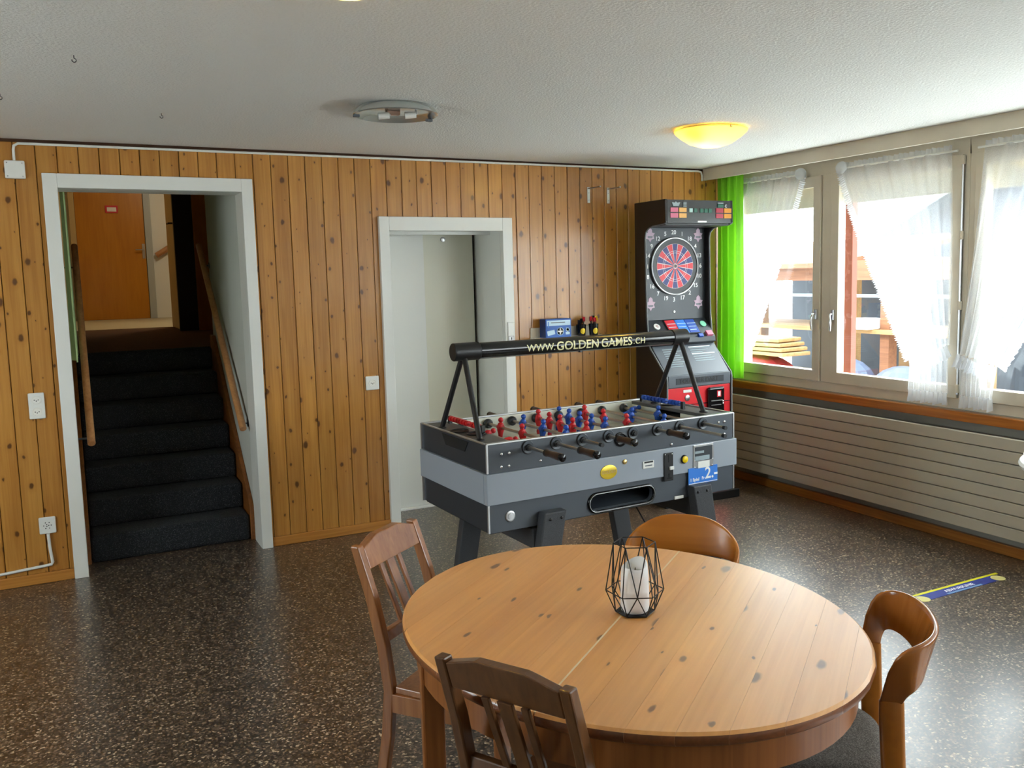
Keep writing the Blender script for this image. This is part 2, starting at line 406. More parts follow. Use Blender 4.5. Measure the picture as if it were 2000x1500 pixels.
M['bent'] = wood('honey_bentwood', srgb(186, 116, 36), srgb(166, 98, 24), grain='x', across='z', rough=.35, coat=.15, var=.02, gscale=.4)
M['bent_dark'] = wood('amber_bentwood', srgb(172, 106, 44), srgb(146, 84, 30), grain='z', across='x', rough=.22, coat=.4, var=.02, gscale=.4)
M['seat_cloth'] = speckle('grey_brown_upholstery', [(0, srgb(70, 62, 56)), (.4, srgb(92, 84, 76)), (.8, srgb(112, 104, 96))], 420, .9, bump=.4)
M['candle'] = plain('white_wax', srgb(240, 240, 240), .45)
M['lamp_glass'] = cloth('yellow_lamp_glass', srgb(255, 232, 150), 0, .8, tcol=srgb(255, 240, 178))
M['lamp_hot'] = emit('lit_hot_spot', srgb(255, 240, 205), 14.0)
M['lamp_plate'] = plain('lamp_plate', srgb(205, 208, 204), .22, .7)
M['ceramic'] = plain('ceramic_socket', srgb(236, 234, 226), .35)
M['fa_blue'] = plain('first_aid_blue', srgb(36, 92, 176), .45)
M['fa_side'] = plain('first_aid_side', srgb(16, 44, 100), .45)
M['fa_pale'] = plain('first_aid_pale', srgb(196, 222, 240), .5)
M['st_blue'] = plain('sticker_blue', srgb(44, 60, 140), .4)
M['st_light'] = plain('sticker_light_blue', srgb(110, 150, 190), .4)
M['st_yellow'] = plain('sticker_yellow', srgb(222, 216, 40), .4)
M['st_disc'] = plain('sticker_disc', srgb(214, 204, 130), .4)
M['shutter'] = plain('red_brown_stain', srgb(130, 66, 46), .6)
M['out_ground'] = plain('gravel', srgb(228, 228, 226), .9, var=.05, vscale=3)
M['out_slate'] = plain('blue_grey_roof', srgb(40, 47, 60), .7, var=.08, vscale=2)
M['out_wall'] = plain('weathered_dark_wall', srgb(48, 54, 62), .8, var=.15, vscale=2)
M['out_orange'] = wood('weathered_orange_wood', srgb(128, 84, 56), srgb(96, 58, 36), grain='y', across='z', rough=.7)
M['out_plank'] = wood('fresh_sawn_wood', srgb(150, 118, 74), srgb(124, 92, 54), grain='y', across='z', rough=.7)
M['out_rail'] = plain('grey_rail', srgb(100, 112, 120), .6)
M['out_bag'] = plain('blue_grey_tarp', srgb(44, 56, 76), .5, var=.3, vscale=6)
M['out_red'] = plain('red_tarp', srgb(140, 36, 44), .6)
M['blind'] = plain('cream_roller_blind', srgb(206, 196, 172), .7)

# ================================================================== THE SETTING
H = 2.37
struct(MB().box(-2.6, 4.75, -2.3, 5.95, -.12, 0).build('floor', M['floor']))
struct(MB().box(-2.75, 4.75, -2.45, 5.6, H, H + .15).build('ceiling', M['ceiling']))
struct(MB().box(-2.6, 4.75, -2.45, -2.3, 0, H).build('wall_front', M['plaster']))
# window added to the unseen left wall, to fill light onto the ceiling
WL0, WL1 = 2.0, 3.7
struct(MB().box(-2.75, -2.6, -2.45, WL0, -.12, H).box(-2.75, -2.6, WL1, 5.6, -.12, H).box(-2.75, -2.6, WL0, WL1, -.12, .85).box(-2.75, -2.6, WL0, WL1, 2.2, H).build('wall_left', M['plaster']))
w5 = struct(empty('window_5'))
mb = MB().box(-2.72, -2.64, WL0, WL1, .85, .92).box(-2.72, -2.64, WL0, WL1, 2.13, 2.2)
for y in (WL0, 2.815, WL1 - .07): mb.box(-2.72, -2.64, y, y + .07, .92, 2.13)
mb.build('window_frame', M['frame_paint'], w5)
for y in (WL0 + .07, 2.885): MB().box(-2.683, -2.677, y, y + .745, .92, 2.13).build('pane', M['glass'], w5)

# ---- back wall with knotty pine boards
wb = struct(MB().box(-2.6, -.06, 5.417, 5.6, 0, H).box(-.06, .93, 5.417, 5.6, 2.15, H).box(.93, 1.75, 5.417, 5.6, 0, H)
            .box(1.75, 2.585, 5.417, 5.6, 1.95, H).box(2.585, 4.75, 5.417, 5.6, 0, H).build('wall_back', M['plank_back']))
PLANK_CACHE = {}
def plank(x0, x1):
    zb, zt = .055, 2.352
    holes = [(-.09, .955, 2.185), (1.722, 2.622, 1.978)]
    pts = None
    a, b = x0, x1
    for h0, h1, hz in holes:
        if x1 <= h0 or x0 >= h1: continue
        if x0 >= h0 and x1 <= h1: pts = [(0, hz), (x1 - x0, hz), (x1 - x0, zt), (0, zt)]
        elif x0 < h0: pts = [(0, zb), (h0 - x0, zb), (h0 - x0, hz), (x1 - x0, hz), (x1 - x0, zt), (0, zt)]
        else: pts = [(0, hz), (h1 - x0, hz), (h1 - x0, zb), (x1 - x0, zb), (x1 - x0, zt), (0, zt)]
    if pts is None: pts = [(0, zb), (x1 - x0, zb), (x1 - x0, zt), (0, zt)]
    key = tuple((round(p, 4), round(q, 4)) for p, q in pts)
    if key not in PLANK_CACHE: PLANK_CACHE[key] = MB().prism(pts, 'y', 0, .015).mesh('plank', M['plank'])
    o = link('plank', PLANK_CACHE[key], wb, (x0, 5.401 + random.uniform(-.0008, .0008), 0), (random.uniform(-.001, .001), 0, random.uniform(-.006, .006)))
    m = o.modifiers.new('bevel', 'BEVEL'); m.width = .003; m.segments = 1; m.limit_method = 'ANGLE'
k = -26
while -.022 + .1 * k < 4.48:
    x0 = -.022 + .1 * k; plank(max(x0, -2.6) + .0016, min(x0 + .1, 4.49) - .0016); k += 1

def baseboard(name, x0, x1):
    o = struct(MB().box(x0, x1, 5.385, 5.4, 0, .058).build(name, M['base_wood'], bevel=.004)); return o
baseboard('baseboard_back_1', -2.6, -.1); baseboard('baseboard_back_2', .966, 1.712); baseboard('baseboard_back_3', 2.634, 4.46)

# ---- white casing and lining of the stair opening
t1 = struct(empty('trim_1'))
MB().box(-.1, -.031, 5.372, 5.42, 0, 2.195).build('casing_board', M['white_paint'], t1, bevel=.003)
MB().box(.902, .965, 5.372, 5.42, 0, 2.195).build('casing_board', M['white_paint'], t1, bevel=.003)
MB().box(-.031, .902, 5.372, 5.42, 2.12, 2.195).build('casing_board', M['white_paint'], t1, bevel=.003)
MB().box(-.07, -.031, 5.42, 5.605, 0, 2.16).build('jamb_lining', M['white_paint'], t1)
MB().box(.902, .935, 5.42, 5.605, 0, 2.16).build('jamb_lining', M['white_paint'], t1)
MB().box(-.031, .902, 5.42, 5.605, 2.12, 2.16).build('jamb_lining', M['white_paint'], t1)
# ---- casing of the lift door and the niche behind it
t2 = struct(empty('trim_2'))
MB().box(1.712, 1.776, 5.372, 5.42, 0, 1.99).build('casing_board', M['white_paint'], t2, bevel=.003)
MB().box(2.56, 2.632, 5.372, 5.42, 0, 1.99).build('casing_board', M['white_paint'], t2, bevel=.003)
MB().box(1.776, 2.56, 5.372, 5.42, 1.902, 1.99).build('casing_board', M['white_paint'], t2, bevel=.003)
MB().box(1.74, 1.776, 5.42, 5.9, 0, 1.96).build('jamb_lining', M['white_paint'], t2)
MB().box(2.56, 2.6, 5.42, 5.9, 0, 1.96).build('jamb_lining', M['white_paint'], t2)
MB().box(1.776, 2.56, 5.42, 5.9, 1.915, 1.96).build('jamb_lining', M['white_paint'], t2)
MB().box(1.776, 2.56, 5.58, 5.61, 1.888, 1.915).build('lintel_bar', M['white_paint'], t2)
d1 = struct(empty('door_1'))
MB().box(1.776, 2.15, 5.785, 5.815, .012, 1.912).build('door_panel', M['white_paint'], d1, bevel=.003)
MB().box(2.14, 2.535, 5.825, 5.85, .012, 1.912).build('door_panel', M['cream_paint'], d1, bevel=.003)
MB().box(1.776, 2.56, 5.87, 5.9, 0, 1.912).build('dark_backing', M['dark_hole'], d1)
MB().lathe([(.017, 0), (.017, -.008), (.008, -.01), (.0, -.01)], 16, (2.31, 5.825, 1.868), 'y').build('lock_cylinder', M['steel'], d1, smooth=40)
MB().box(1.776, 2.56, 5.75, 5.87, 0, .011).build('threshold', M['plaster'], d1)

# ---- stairwell and the corridor above it
Z7, RISE, RUN, Y0 = 1.1375, .1625, .21, 5.62
st = struct(empty('staircase'))
for i in range(7):
    mb = MB(); yb = 6.95
    mb.box(-.012, .878, Y0 + RUN * i, yb, RISE * i, RISE * (i + 1) - .001)
    mb.build('stair_step', M['carpet'], st, bevel=.022, seg=3)
for x0, x1 in ((.878, .904), (-.06, -.012)):
    MB().prism([(5.606, 0), (5.606, .22), (6.84, 1.22), (6.95, 1.22), (6.95, 0)], 'x', x0, x1).build('stringer', M['string_wood'], st, bevel=.004)
struct(MB().box(-.26, -.06, 5.606, 13.6, -.12, 3.5).build('wall_stair_left', M['beige']))
struct(MB().box(.905, 1.1, 5.606, 6.97, -.12, 3.5).build('wall_stair_right', M['stair_wall']))
struct(MB().box(1.7, 1.85, 6.9, 13.6, 1.0, 3.5).box(1.1, 1.7, 6.8, 6.97, 1.0, 3.5).build('wall_corridor_right', M['beige']))
struct(MB().box(-.06, 1.7, 13.42, 13.6, 1.0, 3.5).build('wall_corridor_end', M['plaster']))
struct(MB().box(-.3, 1.85, 5.606, 13.6, 3.5, 3.6).build('ceiling_corridor', M['plaster']))
struct(MB().box(-.06, 1.7, 6.951, 10.4, -.12, Z7).build('floor_landing', M['carpet_brown']))
struct(MB().box(-.06, 1.7, 10.401, 13.42, 1.0, Z7 + .002).build('floor_corridor', M['corridor_floor']))
struct(MB().box(-.26, 1.1, 5.606, 5.75, 2.16, 3.5).build('wall_stair_header', M['plaster']))
# far orange door with frame, red notice and handle plate
d2 = struct(empty('door_2'))
MB().box(.1, .93, 13.36, 13.4, Z7 + .004, 3.14).build('door_leaf', M['orange_door'], d2, bevel=.003)
MB().box(.935, 1.02, 13.34, 13.42, Z7 + .002, 3.2).build('door_jamb', plain('pale_grey_jamb', srgb(176, 182, 184), .4), d2, bevel=.004)
MB().box(.03, .098, 13.34, 13.42, Z7 + .002, 3.2).build('door_jamb', M['beige'], d2, bevel=.004)
MB().box(.03, 1.02, 13.34, 13.42, 3.145, 3.2).build('door_head', M['beige'], d2)
hp = MB().box(.885, .922, 13.35, 13.36, 1.96, 2.16).build('handle_plate', M['steel'], d2, bevel=.004)
MB().path([(.9, 13.35, 2.08), (.9, 13.3, 2.08), (.8, 13.295, 2.08)], .009, 8).build('lever', M['steel'], hp, smooth=40)
ns = MB().box(.465, .62, 13.345, 13.36, 2.575, 2.672).build('notice_board', M['dart_red'], d2)
MB().box(.487, .6, 13.342, 13.345, 2.592, 2.648).build('paper', M['white'], ns)
# half-open beige door, dark doorway and orange cupboard side on the right of the corridor
d3 = struct(empty('door_3'))
MB().box(.94, .975, 9.46, 10.4, Z7 + .004, 3.1).build('door_leaf', M['beige'], d3, bevel=.003)
hb = MB().box(.93, .94, 9.5, 9.54, 2.1, 2.26).build('handle_plate', M['dark_brown'], d3)
MB().path([(.935, 9.52, 2.2), (.885, 9.52, 2.2), (.88, 9.62, 2.2)], .009, 8).build('lever', M['dark_brown'], hb, smooth=40)
MB().box(.915, 1.09, 9.38, 9.45, Z7 + .002, 3.3).build('dark_doorway_panel', M['dark_brown'], d3)
MB().box(1.09, 1.7, 9.36, 9.45, Z7 + .002, 3.3).build('cupboard_side', M['orange_door'], d3)
# short wooden rail fixed on the white end wall
hr = tag(MB().path([(1.06, 13.36, 2.0), (1.3, 13.36, 2.15)], .04, 10).build('corridor_handrail', M['rail_wood'], smooth=40), 'short wooden rail on the white wall beyond the far orange door', 'handrail')
cl = thing('corridor_fill_lamp', 'unseen fill lamp added above the upstairs corridor, hidden by the door header', 'lamp', (1.36, 11.2, 3.5))  # unseen lamp, added to light the corridor and its far door
MB().lathe([(.0, -.1), (.1, -.085), (.15, -.04), (.16, 0)], 20).build('fill_lamp_shade', M['lamp_hot'], cl, smooth=40)
pl = bpy.data.lights.new('corridor_fill_light', 'POINT'); pl.energy = 7; pl.color = (1, .9, .74); pl.shadow_soft_size = .1
plo = bpy.data.objects.new('corridor_fill_light', pl); COL.objects.link(plo); plo.location = (0, 0, -.2); plo.parent = cl

# handrails of the stairs
def handrail(label, x, wallx):
    t = thing('handrail', label, 'handrail')
    MB().tube((x, 5.56, .712), (x, 7.1, 1.885), .021, n=16).build('rail', M['rail_wood'], t, smooth=40, bevel=.003)
    for yy in (5.64, 6.95):
        zz = .712 + (yy - 5.56) * 1.173 / 1.54
        MB().path([(x, yy, zz - .015), (x, yy, zz - .04), (wallx, yy, zz - .04)], .006, 8).lathe([(.022, 0), (.022, .006)], 12, (wallx - (.006 if wallx > x else 0), yy, zz - .04), 'x').build('bracket', M['dm_plastic'], t, smooth=40)
handrail('round beech handrail on the right grey wall of the stairs', .86, .905)
handrail('round beech handrail on the left side of the stairs, below the green curtain', .034, -.06)
# pale green curtain at the left of the stairs
def hang_curtain(name, label, cat, mat, pt, folds, amp, along, z0, z1, y0, y1, nx=64, nz=10, flare=0):
    t = thing(name, label, cat)
    def fn(u, v):
        z = z1 + (z0 - z1) * v
        s = math.sin(u * folds * 2 * PI) + .35 * math.sin(u * folds * 4.3 * PI + 1)
        yy = y0 + (y1 - y0) * u + .004 * math.sin(v * 7 + u * 9)
        return (along + amp * (.55 + .45 * v) * s, yy, z)
    MB().grid(fn, nx, nz).build('cloth', mat, t, smooth=60)
    return t
gc = hang_curtain('green_curtain', 'pale green curtain hanging beside the left stair handrail', 'curtain', M['green_pale'], None, 4, .015, -.012, 1.17, 2.6, 5.66, 6.75)
MB().tube((-.018, 5.7, 2.61), (-.018, 6.8, 2.61), .012, n=10).build('curtain_rod', M['white_plastic'], gc, smooth=40)

# ---- window wall
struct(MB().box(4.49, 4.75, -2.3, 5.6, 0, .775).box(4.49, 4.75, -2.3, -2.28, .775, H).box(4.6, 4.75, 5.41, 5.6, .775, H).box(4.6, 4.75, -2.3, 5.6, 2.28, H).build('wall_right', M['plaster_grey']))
MB_ = MB().box(4.462, 4.49, 2.87, 5.385, 0, .06)
struct(MB_.build('baseboard_right_1', M['base_wood_y'], bevel=.004))
struct(MB().box(4.462, 4.49, -2.3, 2.868, 0, .06).build('baseboard_right_2', M['base_wood_y'], bevel=.004))
struct(MB().box(4.445, 4.56, -2.3, 5.4, .714, .77).build('window_sill', M['sill_wood'], bevel=.005))
# pelmet boxed in below the ceiling
pel = struct(empty('trim_3'))
MB().box(4.25, 4.275, -2.3, 5.4, 2.283, H).build('pelmet_board', M['frame_paint'], pel, bevel=.003)
MB().box(4.36, 4.38, -2.2, 5.39, 2.345, 2.37).build('curtain_track', M['white_plastic'], pel)

def window_unit(n, dy):
    w = struct(empty('window_%d' % n, (0, dy, 0)))
    fr = MB().box(4.5, 4.59, 3.325, 5.4, .77, .832).box(4.5, 4.59, 3.325, 5.4, 2.232, H)
    fr.box(4.5, 4.59, 3.325, 3.362, .832, 2.232).box(4.5, 4.59, 5.362, 5.4, .832, 2.232)
    fr.build('window_frame', M['frame_paint'], w, bevel=.004)
    MB().box(4.497, 4.59, 4.348, 4.432, .832, 2.232).build('mullion', M['frame_paint'], w, bevel=.005)
    for y0, y1, hy in ((4.436, 5.358, 4.466), (3.366, 4.344, 4.314)):
        st_ = .068; b, t = .836, 2.228
        sm = MB().box(4.485, 4.55, y0, y1, b, b + .072).box(4.485, 4.55, y0, y1, t - .07, t)
        sm.box(4.485, 4.55, y0, y0 + st_, b + .072, t - .07).box(4.485, 4.55, y1 - st_, y1, b + .072, t - .07)
        s = sm.build('sash', M['frame_paint'], w, bevel=.004)
        MB().box(4.514, 4.518, y0 + st_, y1 - st_, b + .072, t - .07).build('pane', M['glass'], s)
        h = MB().box(4.472, 4.486, hy - .013, hy + .013, 1.26, 1.33).build('handle', M['steel'], s, bevel=.004)
        sg = 1 if hy > 4.39 else -1
        MB().path([(4.478, hy, 1.30), (4.455, hy, 1.30), (4.45, hy + sg * .004, 1.28), (4.447, hy + sg * .012, 1.24), (4.45, hy + sg * .006, 1.19)], [.008, .008, .009, .009, .007], 8).build('lever', M['chrome'], h, smooth=50)
        MB().box(4.6, 4.615, y0 + .02, y1 - .02, 2.03, 2.19).build('roller_blind', M['blind'], w)
    # espagnolette rod on the meeting post
    MB().tube((4.487, 3.36, .86), (4.487, 3.36, 2.2), .006, n=8).build('bolt_rod', M['steel'], w, smooth=40)
    mb = MB()
    for z in (.87, 1.35, 1.75, 2.17): mb.box(4.479, 4.497, 3.349, 3.371, z, z + .05)
    mb.build('bolt_guide', M['frame_paint'], w, bevel=.003)
    MB().box(4.64, 4.69, 4.3, 4.365, .8, 2.28).build('outer_post', M['shutter'], w, bevel=.004)
    MB().box(4.59, 4.8, 3.325, 5.4, .75, .79).build('outer_sill', M['plaster'], w)
    return w
window_unit(1, 0); window_unit(2, -2.075); window_unit(3, -4.15); struct(MB().box(4.5, 4.59, -2.28, -.825, .77, .832).box(4.5, 4.59, -2.28, -.825, 2.232, H).box(4.5, 4.59, -2.28, -2.2, .832, 2.232).box(4.5, 4.59, -1.58, -1.5, .832, 2.232).build('window_4', M['frame_paint']))

# ---- flat wall radiator
rad = thing('radiator', 'long flat wall radiator with horizontal grooves under the window sill', 'radiator')
MB().box(4.415, 4.455, 1.3, 5.26, .12, .668).build('body', M['groove'], rad)
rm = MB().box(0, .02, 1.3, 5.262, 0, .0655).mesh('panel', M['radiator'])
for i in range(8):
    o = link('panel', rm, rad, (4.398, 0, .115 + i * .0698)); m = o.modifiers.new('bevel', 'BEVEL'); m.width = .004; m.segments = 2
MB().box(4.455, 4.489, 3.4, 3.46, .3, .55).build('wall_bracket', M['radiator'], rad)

# ---- curtains at the window
def ruffle(mb, pts, width, freq, amp, x):
    # strip along the polyline pts (y, z), growing to its left-hand normal by width
    P = [Vector(p) for p in pts]; seg = []
    for i in range(len(P) - 1):
        k = max(2, int((P[i + 1] - P[i]).length * freq * 6))
        seg += [P[i].lerp(P[i + 1], j / k) for j in range(k)]
    seg.append(P[-1]); n = len(seg)
    def fn(u, v):
        i = min(n - 1, round(u * (n - 1))); a = seg[max(0, i - 1)]; b = seg[min(n - 1, i + 1)]
        d = (b - a).normalized(); nn = Vector((-d.y, d.x)); p = seg[i]
        wv = width * (1 + .07 * math.sin(i * .37) + .05 * math.sin(i * PI / 3))
        q = p + nn * wv * v
        return (x - amp * (.25 + v) * math.sin(i * PI / 3 + .5 * math.sin(i * .23)), q.x, q.y)
    mb.grid(fn, n - 1, 3)
    return mb
def sheer(label, fix_top, fix_tie, free_top, free_tie, zt_fix, zt_free, skirt_fix, skirt_free, x=4.452):
    t = thing('sheer_curtain', label, 'curtain', group='white ruffled sheer curtains')
    def edge(v):
        return free_top + (free_tie - free_top) * (v ** 1.12), 2.245 + (zt_free - 2.245) * v
    def fixe(v):
        return fix_top + (fix_tie - fix_top) * v, 2.245 + (zt_fix - 2.245) * v
    def fn(u, v):
        a = fixe(v); b = edge(v)
        y = a[0] + (b[0] - a[0]) * u; z = a[1] + (b[1] - a[1]) * u - .04 * math.sin(PI * v) * math.sin(PI * u)
        am = .007 + .012 * v
        return (x + am * math.sin(u * 9 * 2 * PI + .8 * math.sin(v * 3)) + .006 * math.sin(u * 23 + v * 4), y, z)
    MB().grid(fn, 110, 26).build('cloth', M['sheer'], t, smooth=60)
    sgn = 1 if free_top > fix_top else -1
    ed = [edge(i / 20) for i in range(21)]
    if sgn > 0: ed = ed[::-1]
    ed = ed if sgn < 0 else ed
    # outward side: away from the fixed edge
    mb = MB(); d = Vector(ed[-1]) - Vector(ed[0]); nn = Vector((-d.y, d.x))
    if nn.x * sgn < 0: ed = ed[::-1]
    ruffle(mb, ed, .05, 72, .006, x)
    mb.build('edge_ruffle', M['ruffle'], t, smooth=60)
    top = [(fix_top, 2.245), (free_top, 2.245)]
    if (Vector(top[1]) - Vector(top[0])).x > 0: pass
    else: top = top[::-1]
    mb = MB(); ruffle(mb, top, .035, 26, .008, x)
    mb.build('header_ruffle', M['ruffle'], t, smooth=60)
    MB().ball((x - .005, free_top, 2.25), (.03, .045, .04), 12, 8).build('corner_knot', M['ruffle'], t, smooth=60)
    MB().tube((x, min(fix_top, free_top) - .04, 2.246), (x, max(fix_top, free_top) + .04, 2.246), .006, n=8).build('curtain_rod', M['white_plastic'], t, smooth=40)
    if skirt_fix is None: return t
    # tie band and the part hanging below it
    tb = [(fix_tie, zt_fix), ((fix_tie + free_tie) / 2, (zt_fix + zt_free) / 2 - .012), (free_tie, zt_free)]
    if tb[0][0] < tb[-1][0]: tb = tb[::-1]
    mb = MB(); ruffle(mb, tb, .075, 40, .014, x - .022)
    mb.build('tie_band', M['ruffle'], t, smooth=60)
    def fs(u, v):
        y = (fix_tie + (free_tie - fix_tie) * u) * (1 - v) + (skirt_fix + (skirt_free - skirt_fix) * u) * v
        z = (zt_fix + (zt_free - zt_fix) * u) * (1 - v) + .865 * v
        return (x - .008 + .014 * math.sin(u * 7 * 2 * PI) * (.5 + .5 * v), y, z)
    MB().grid(fs, 60, 8).build('lower_cloth', M['sheer'], t, smooth=60)
    bt = [(skirt_fix, .868), (skirt_free, .868)]
    if bt[0][0] < bt[1][0]: bt = bt[::-1]
    mb = MB(); ruffle(mb, bt, .07, 34, .014, x - .006)
    mb.build('bottom_ruffle', M['ruffle'], t, smooth=60)
    return t
sheer('white ruffled sheer curtain beside the lime green curtain, swept to the left', 5.24, 5.26, 4.585, 5.1, 1.1, 1.06, None, None)
sheer('white ruffled sheer curtain on the middle sash, tied back at its right', 3.41, 3.393, 4.22, 3.655, 1.15, 1.05, 3.392, 3.665)
sheer('white ruffled sheer curtain at the right edge of the photo, tied back at its left', 3.205, 3.325, 2.45, 3.085, 1.105, 1.045, 3.312, 3.11)
lg = hang_curtain('green_curtain', 'lime green curtain in the corner behind the dart machine', 'curtain', M['green'], None, 3.5, .022, 4.385, .8, 2.345, 5.1, 5.385)

# ================================================================== OUTSIDE THE WINDOW
struct(MB().box(4.8, 30, -14, 30, -.3, -.02).build('ground', M['out_ground']))
struct(MB().box(-30, -2.8, -14, 30, -.3, -.02).build('ground_left', M['out_ground']))
sh = thing('wood_shed', 'open wood shed with orange beams and a blue-grey roof outside the window', 'shed', (8.5, 0, 0))
MB().box(2.2, 2.3, 4.6, 11.2, -.02, 1.62).build('back_wall', M['out_wall'], sh)
for y in (5.0, 6.2, 7.3, 8.35, 9.5, 10.8):
    MB().box(0, .14, y, y + .13, -.02, 1.55).build('post', M['out_orange'], sh)
for y in (5.6, 6.8, 7.75, 8.0, 8.9, 9.2): MB().box(1.2, 1.3, y, y + .16, -.02, 1.45).build('inner_board', M['out_plank'], sh)
MB().box(-.1, .06, 4.8, 11.2, 1.46, 1.7).build('eave_beam', M['out_orange'], sh)
MB().box(-.05, 0, 4.8, 11.2, 1.25, 1.29).build('rail', M['out_rail'], sh)
MB().box(-.1, 1.0, 4.8, 11.2, .82, .87).build('shelf', M['out_plank'], sh)
MB().prism([(-.35, 1.62), (2.4, 2.0), (2.4, 2.06), (-.35, 1.68)], 'y', 7.9, 11.4).build('low_roof', M['out_orange'], sh)
gb = thing('neighbour_barn', 'large blue-grey roofed barn seen through the right sheer curtain', 'barn', (12.2, 0, 0))
MB().prism([(11.2, 1.75), (4.6, 4.69), (-2.0, 1.75)], 'x', 0, .3).build('gable', M['out_slate'], gb)
MB().prism([(11.6, 1.58), (4.6, 4.7), (4.6, 4.95), (11.6, 1.83)], 'x', -.4, 6).build('roof_slope', M['out_rail'], gb)
MB().prism([(-2.4, 1.58), (4.6, 4.7), (4.6, 4.95), (-2.4, 1.83)], 'x', -.4, 6).build('roof_slope', M['out_rail'], gb)
MB().box(0, .3, -2.0, 11.2, -.02, 1.75).build('barn_wall', M['out_wall'], gb)
def outer(name, label, cat, mb, mat, group=None): return tag(mb.build(name, mat, bevel=.01), label, cat, group)
mb = MB()
for i in range(4): outer('timber_board', ['lowest', 'second lowest', 'second highest', 'topmost'][i] + ' of four pale sawn boards stacked outside the left window', 'board', MB().obox((7.72 - .02 * i, 8.6 + .05 * i, .58 + .055 * i), (.46, 1.2, .045), .06 * i), M['out_plank'], 'sawn boards outside')
outer('tarp', 'red tarpaulin bundle below the pale boards outside the left window', 'tarp', MB().ball((7.72, 8.65, .26), (.36, .6, .29), 16, 10), M['out_red'])
outer('crate', 'pale wooden crate on the ground at the foot of the red tarpaulin', 'crate', MB().box(6.95, 7.3, 7.9, 9.0, -.02, .16), M['out_orange'])
outer('storage_box', 'white box on the shed shelf outside the middle window', 'box', MB().box(8.3, 8.6, 7.45, 7.75, .871, 1.0), M['white_plastic'])
outer('tarp', 'blue-grey plastic sack on the ground outside the middle window', 'sack', MB().ball((7.75, 7.3, .28), (.33, .42, .32), 16, 10), M['out_bag'])
outer('tarp', 'dark blue-grey sack leaning beside the slanted board outside the middle window', 'sack', MB().ball((7.75, 6.45, .26), (.33, .38, .3), 16, 10), M['out_bag'])
outer('timber_board', 'single slanted board lying outside the middle window', 'board', MB().obox((7.0, 6.35, .08), (.32, .9, .05), 0, Matrix.Rotation(.18, 3, 'X')), M['out_plank'])

# ================================================================== FOOTBALL TABLE
FT = thing('football_table', 'charcoal and grey coin-operated football table with a black lamp tube above', 'football table', (1.488, 3.339, 0), math.radians(2.65))
LX, LY, ZT, ZB = 1.38, .70, .90, .515
def bxp(name, mat, parent, *a, bevel=.002, **k): return MB().box(*a).build(name, mat, parent, bevel=bevel, **k)
# walls of the body: front and back are dark above and below, with a proud grey band between
fw = .022
bxp('front_panel', M['ft_dark'], FT, .006, LX - .006, 0, fw, .772, ZT - .004)
# lower front with the ball-return slot cut out
def slot_panel():
    bm = bmesh.new()
    x0, x1, z0, z1 = .006, LX - .006, ZB, .638
    cx0, cx1, cz, r = .55, .835, .567, .034
    outer = [(x0, z0), (x1, z0), (x1, z1), (x0, z1)]
    inner = [(cx1 + r * math.cos(t), cz + r * math.sin(t)) for t in [(-PI / 2 + PI * i / 10) for i in range(11)]]
    inner += [(cx0 + r * math.cos(t), cz + r * math.sin(t)) for t in [(PI / 2 + PI * i / 10) for i in range(11)]]
    vo = [bm.verts.new((x, 0, z)) for x, z in outer]; vi = [bm.verts.new((x, 0, z)) for x, z in inner]
    eo = [bm.edges.new((vo[i], vo[(i + 1) % 4])) for i in range(4)]
    ei = [bm.edges.new((vi[i], vi[(i + 1) % len(vi)])) for i in range(len(vi))]
    bmesh.ops.triangle_fill(bm, use_beauty=True, edges=eo + ei)
    r_ = bmesh.ops.extrude_face_region(bm, geom=bm.faces[:])
    bmesh.ops.translate(bm, verts=[g for g in r_['geom'] if isinstance(g, bmesh.types.BMVert)], vec=(0, fw, 0))
    bmesh.ops.recalc_face_normals(bm, faces=bm.faces)
    me = bpy.data.meshes.new('lower_front_panel'); bm.to_mesh(me); bm.free(); me.materials.append(M['ft_dark'])
    o = bpy.data.objects.new('lower_front_panel', me); COL.objects.link(o); o.parent = FT
    loop = [(x, -.002, z) for x, z in inner]
    big = [(cx1 + (r + .008) * math.cos(t), -.003, cz + (r + .008) * math.sin(t)) for t in [(-PI / 2 + PI * i / 10) for i in range(11)]]
    big += [(cx0 + (r + .008) * math.cos(t), -.003, cz + (r + .008) * math.sin(t)) for t in [(PI / 2 + PI * i / 10) for i in range(11)]]
    sf = MB().path(big, .008, 8, closed=True).build('slot_surround', M['black_gloss'], FT, smooth=50)
    MB().path([(x, -.009, z) for x, y, z in big], .002, 6, closed=True).build('slot_edge', M['silver_edge'], sf, smooth=50)
    # sloping ball tray behind the slot
    tr = MB().prism([(fw + .002, .53), (fw + .10, .56), (fw + .10, .612), (fw + .098, .612), (fw + .098, .564), (fw + .002, .534)], 'x', .50, .885)
    tr.build('ball_tray', M['dm_panel'], sf)
    MB().box(.49, .895, fw + .101, fw + .104, .52, .63).build('tray_back', M['black'], sf)
slot_panel()
bxp('grey_band', M['ft_band'], FT, -.009, LX + .012, -.011, fw - .002, .638, .772, bevel=.003)
bxp('grey_band', M['ft_band'], FT, -.009, .012, fw, LY + .009, .638, .772, bevel=.003)
bxp('grey_band', M['ft_band'], FT, LX - .012, LX + .012, fw, LY + .009, .638, .772, bevel=.003)
bxp('grey_band', M['ft_band'], FT, .012, LX - .012, LY - .02, LY + .009, .638, .772, bevel=.003)
bxp('back_panel', M['ft_dark'], FT, .006, LX - .006, LY - fw, LY, .772, ZT - .004)
bxp('lower_back_panel', M['ft_dark'], FT, .006, LX - .006, LY - fw, LY, ZB, .638)
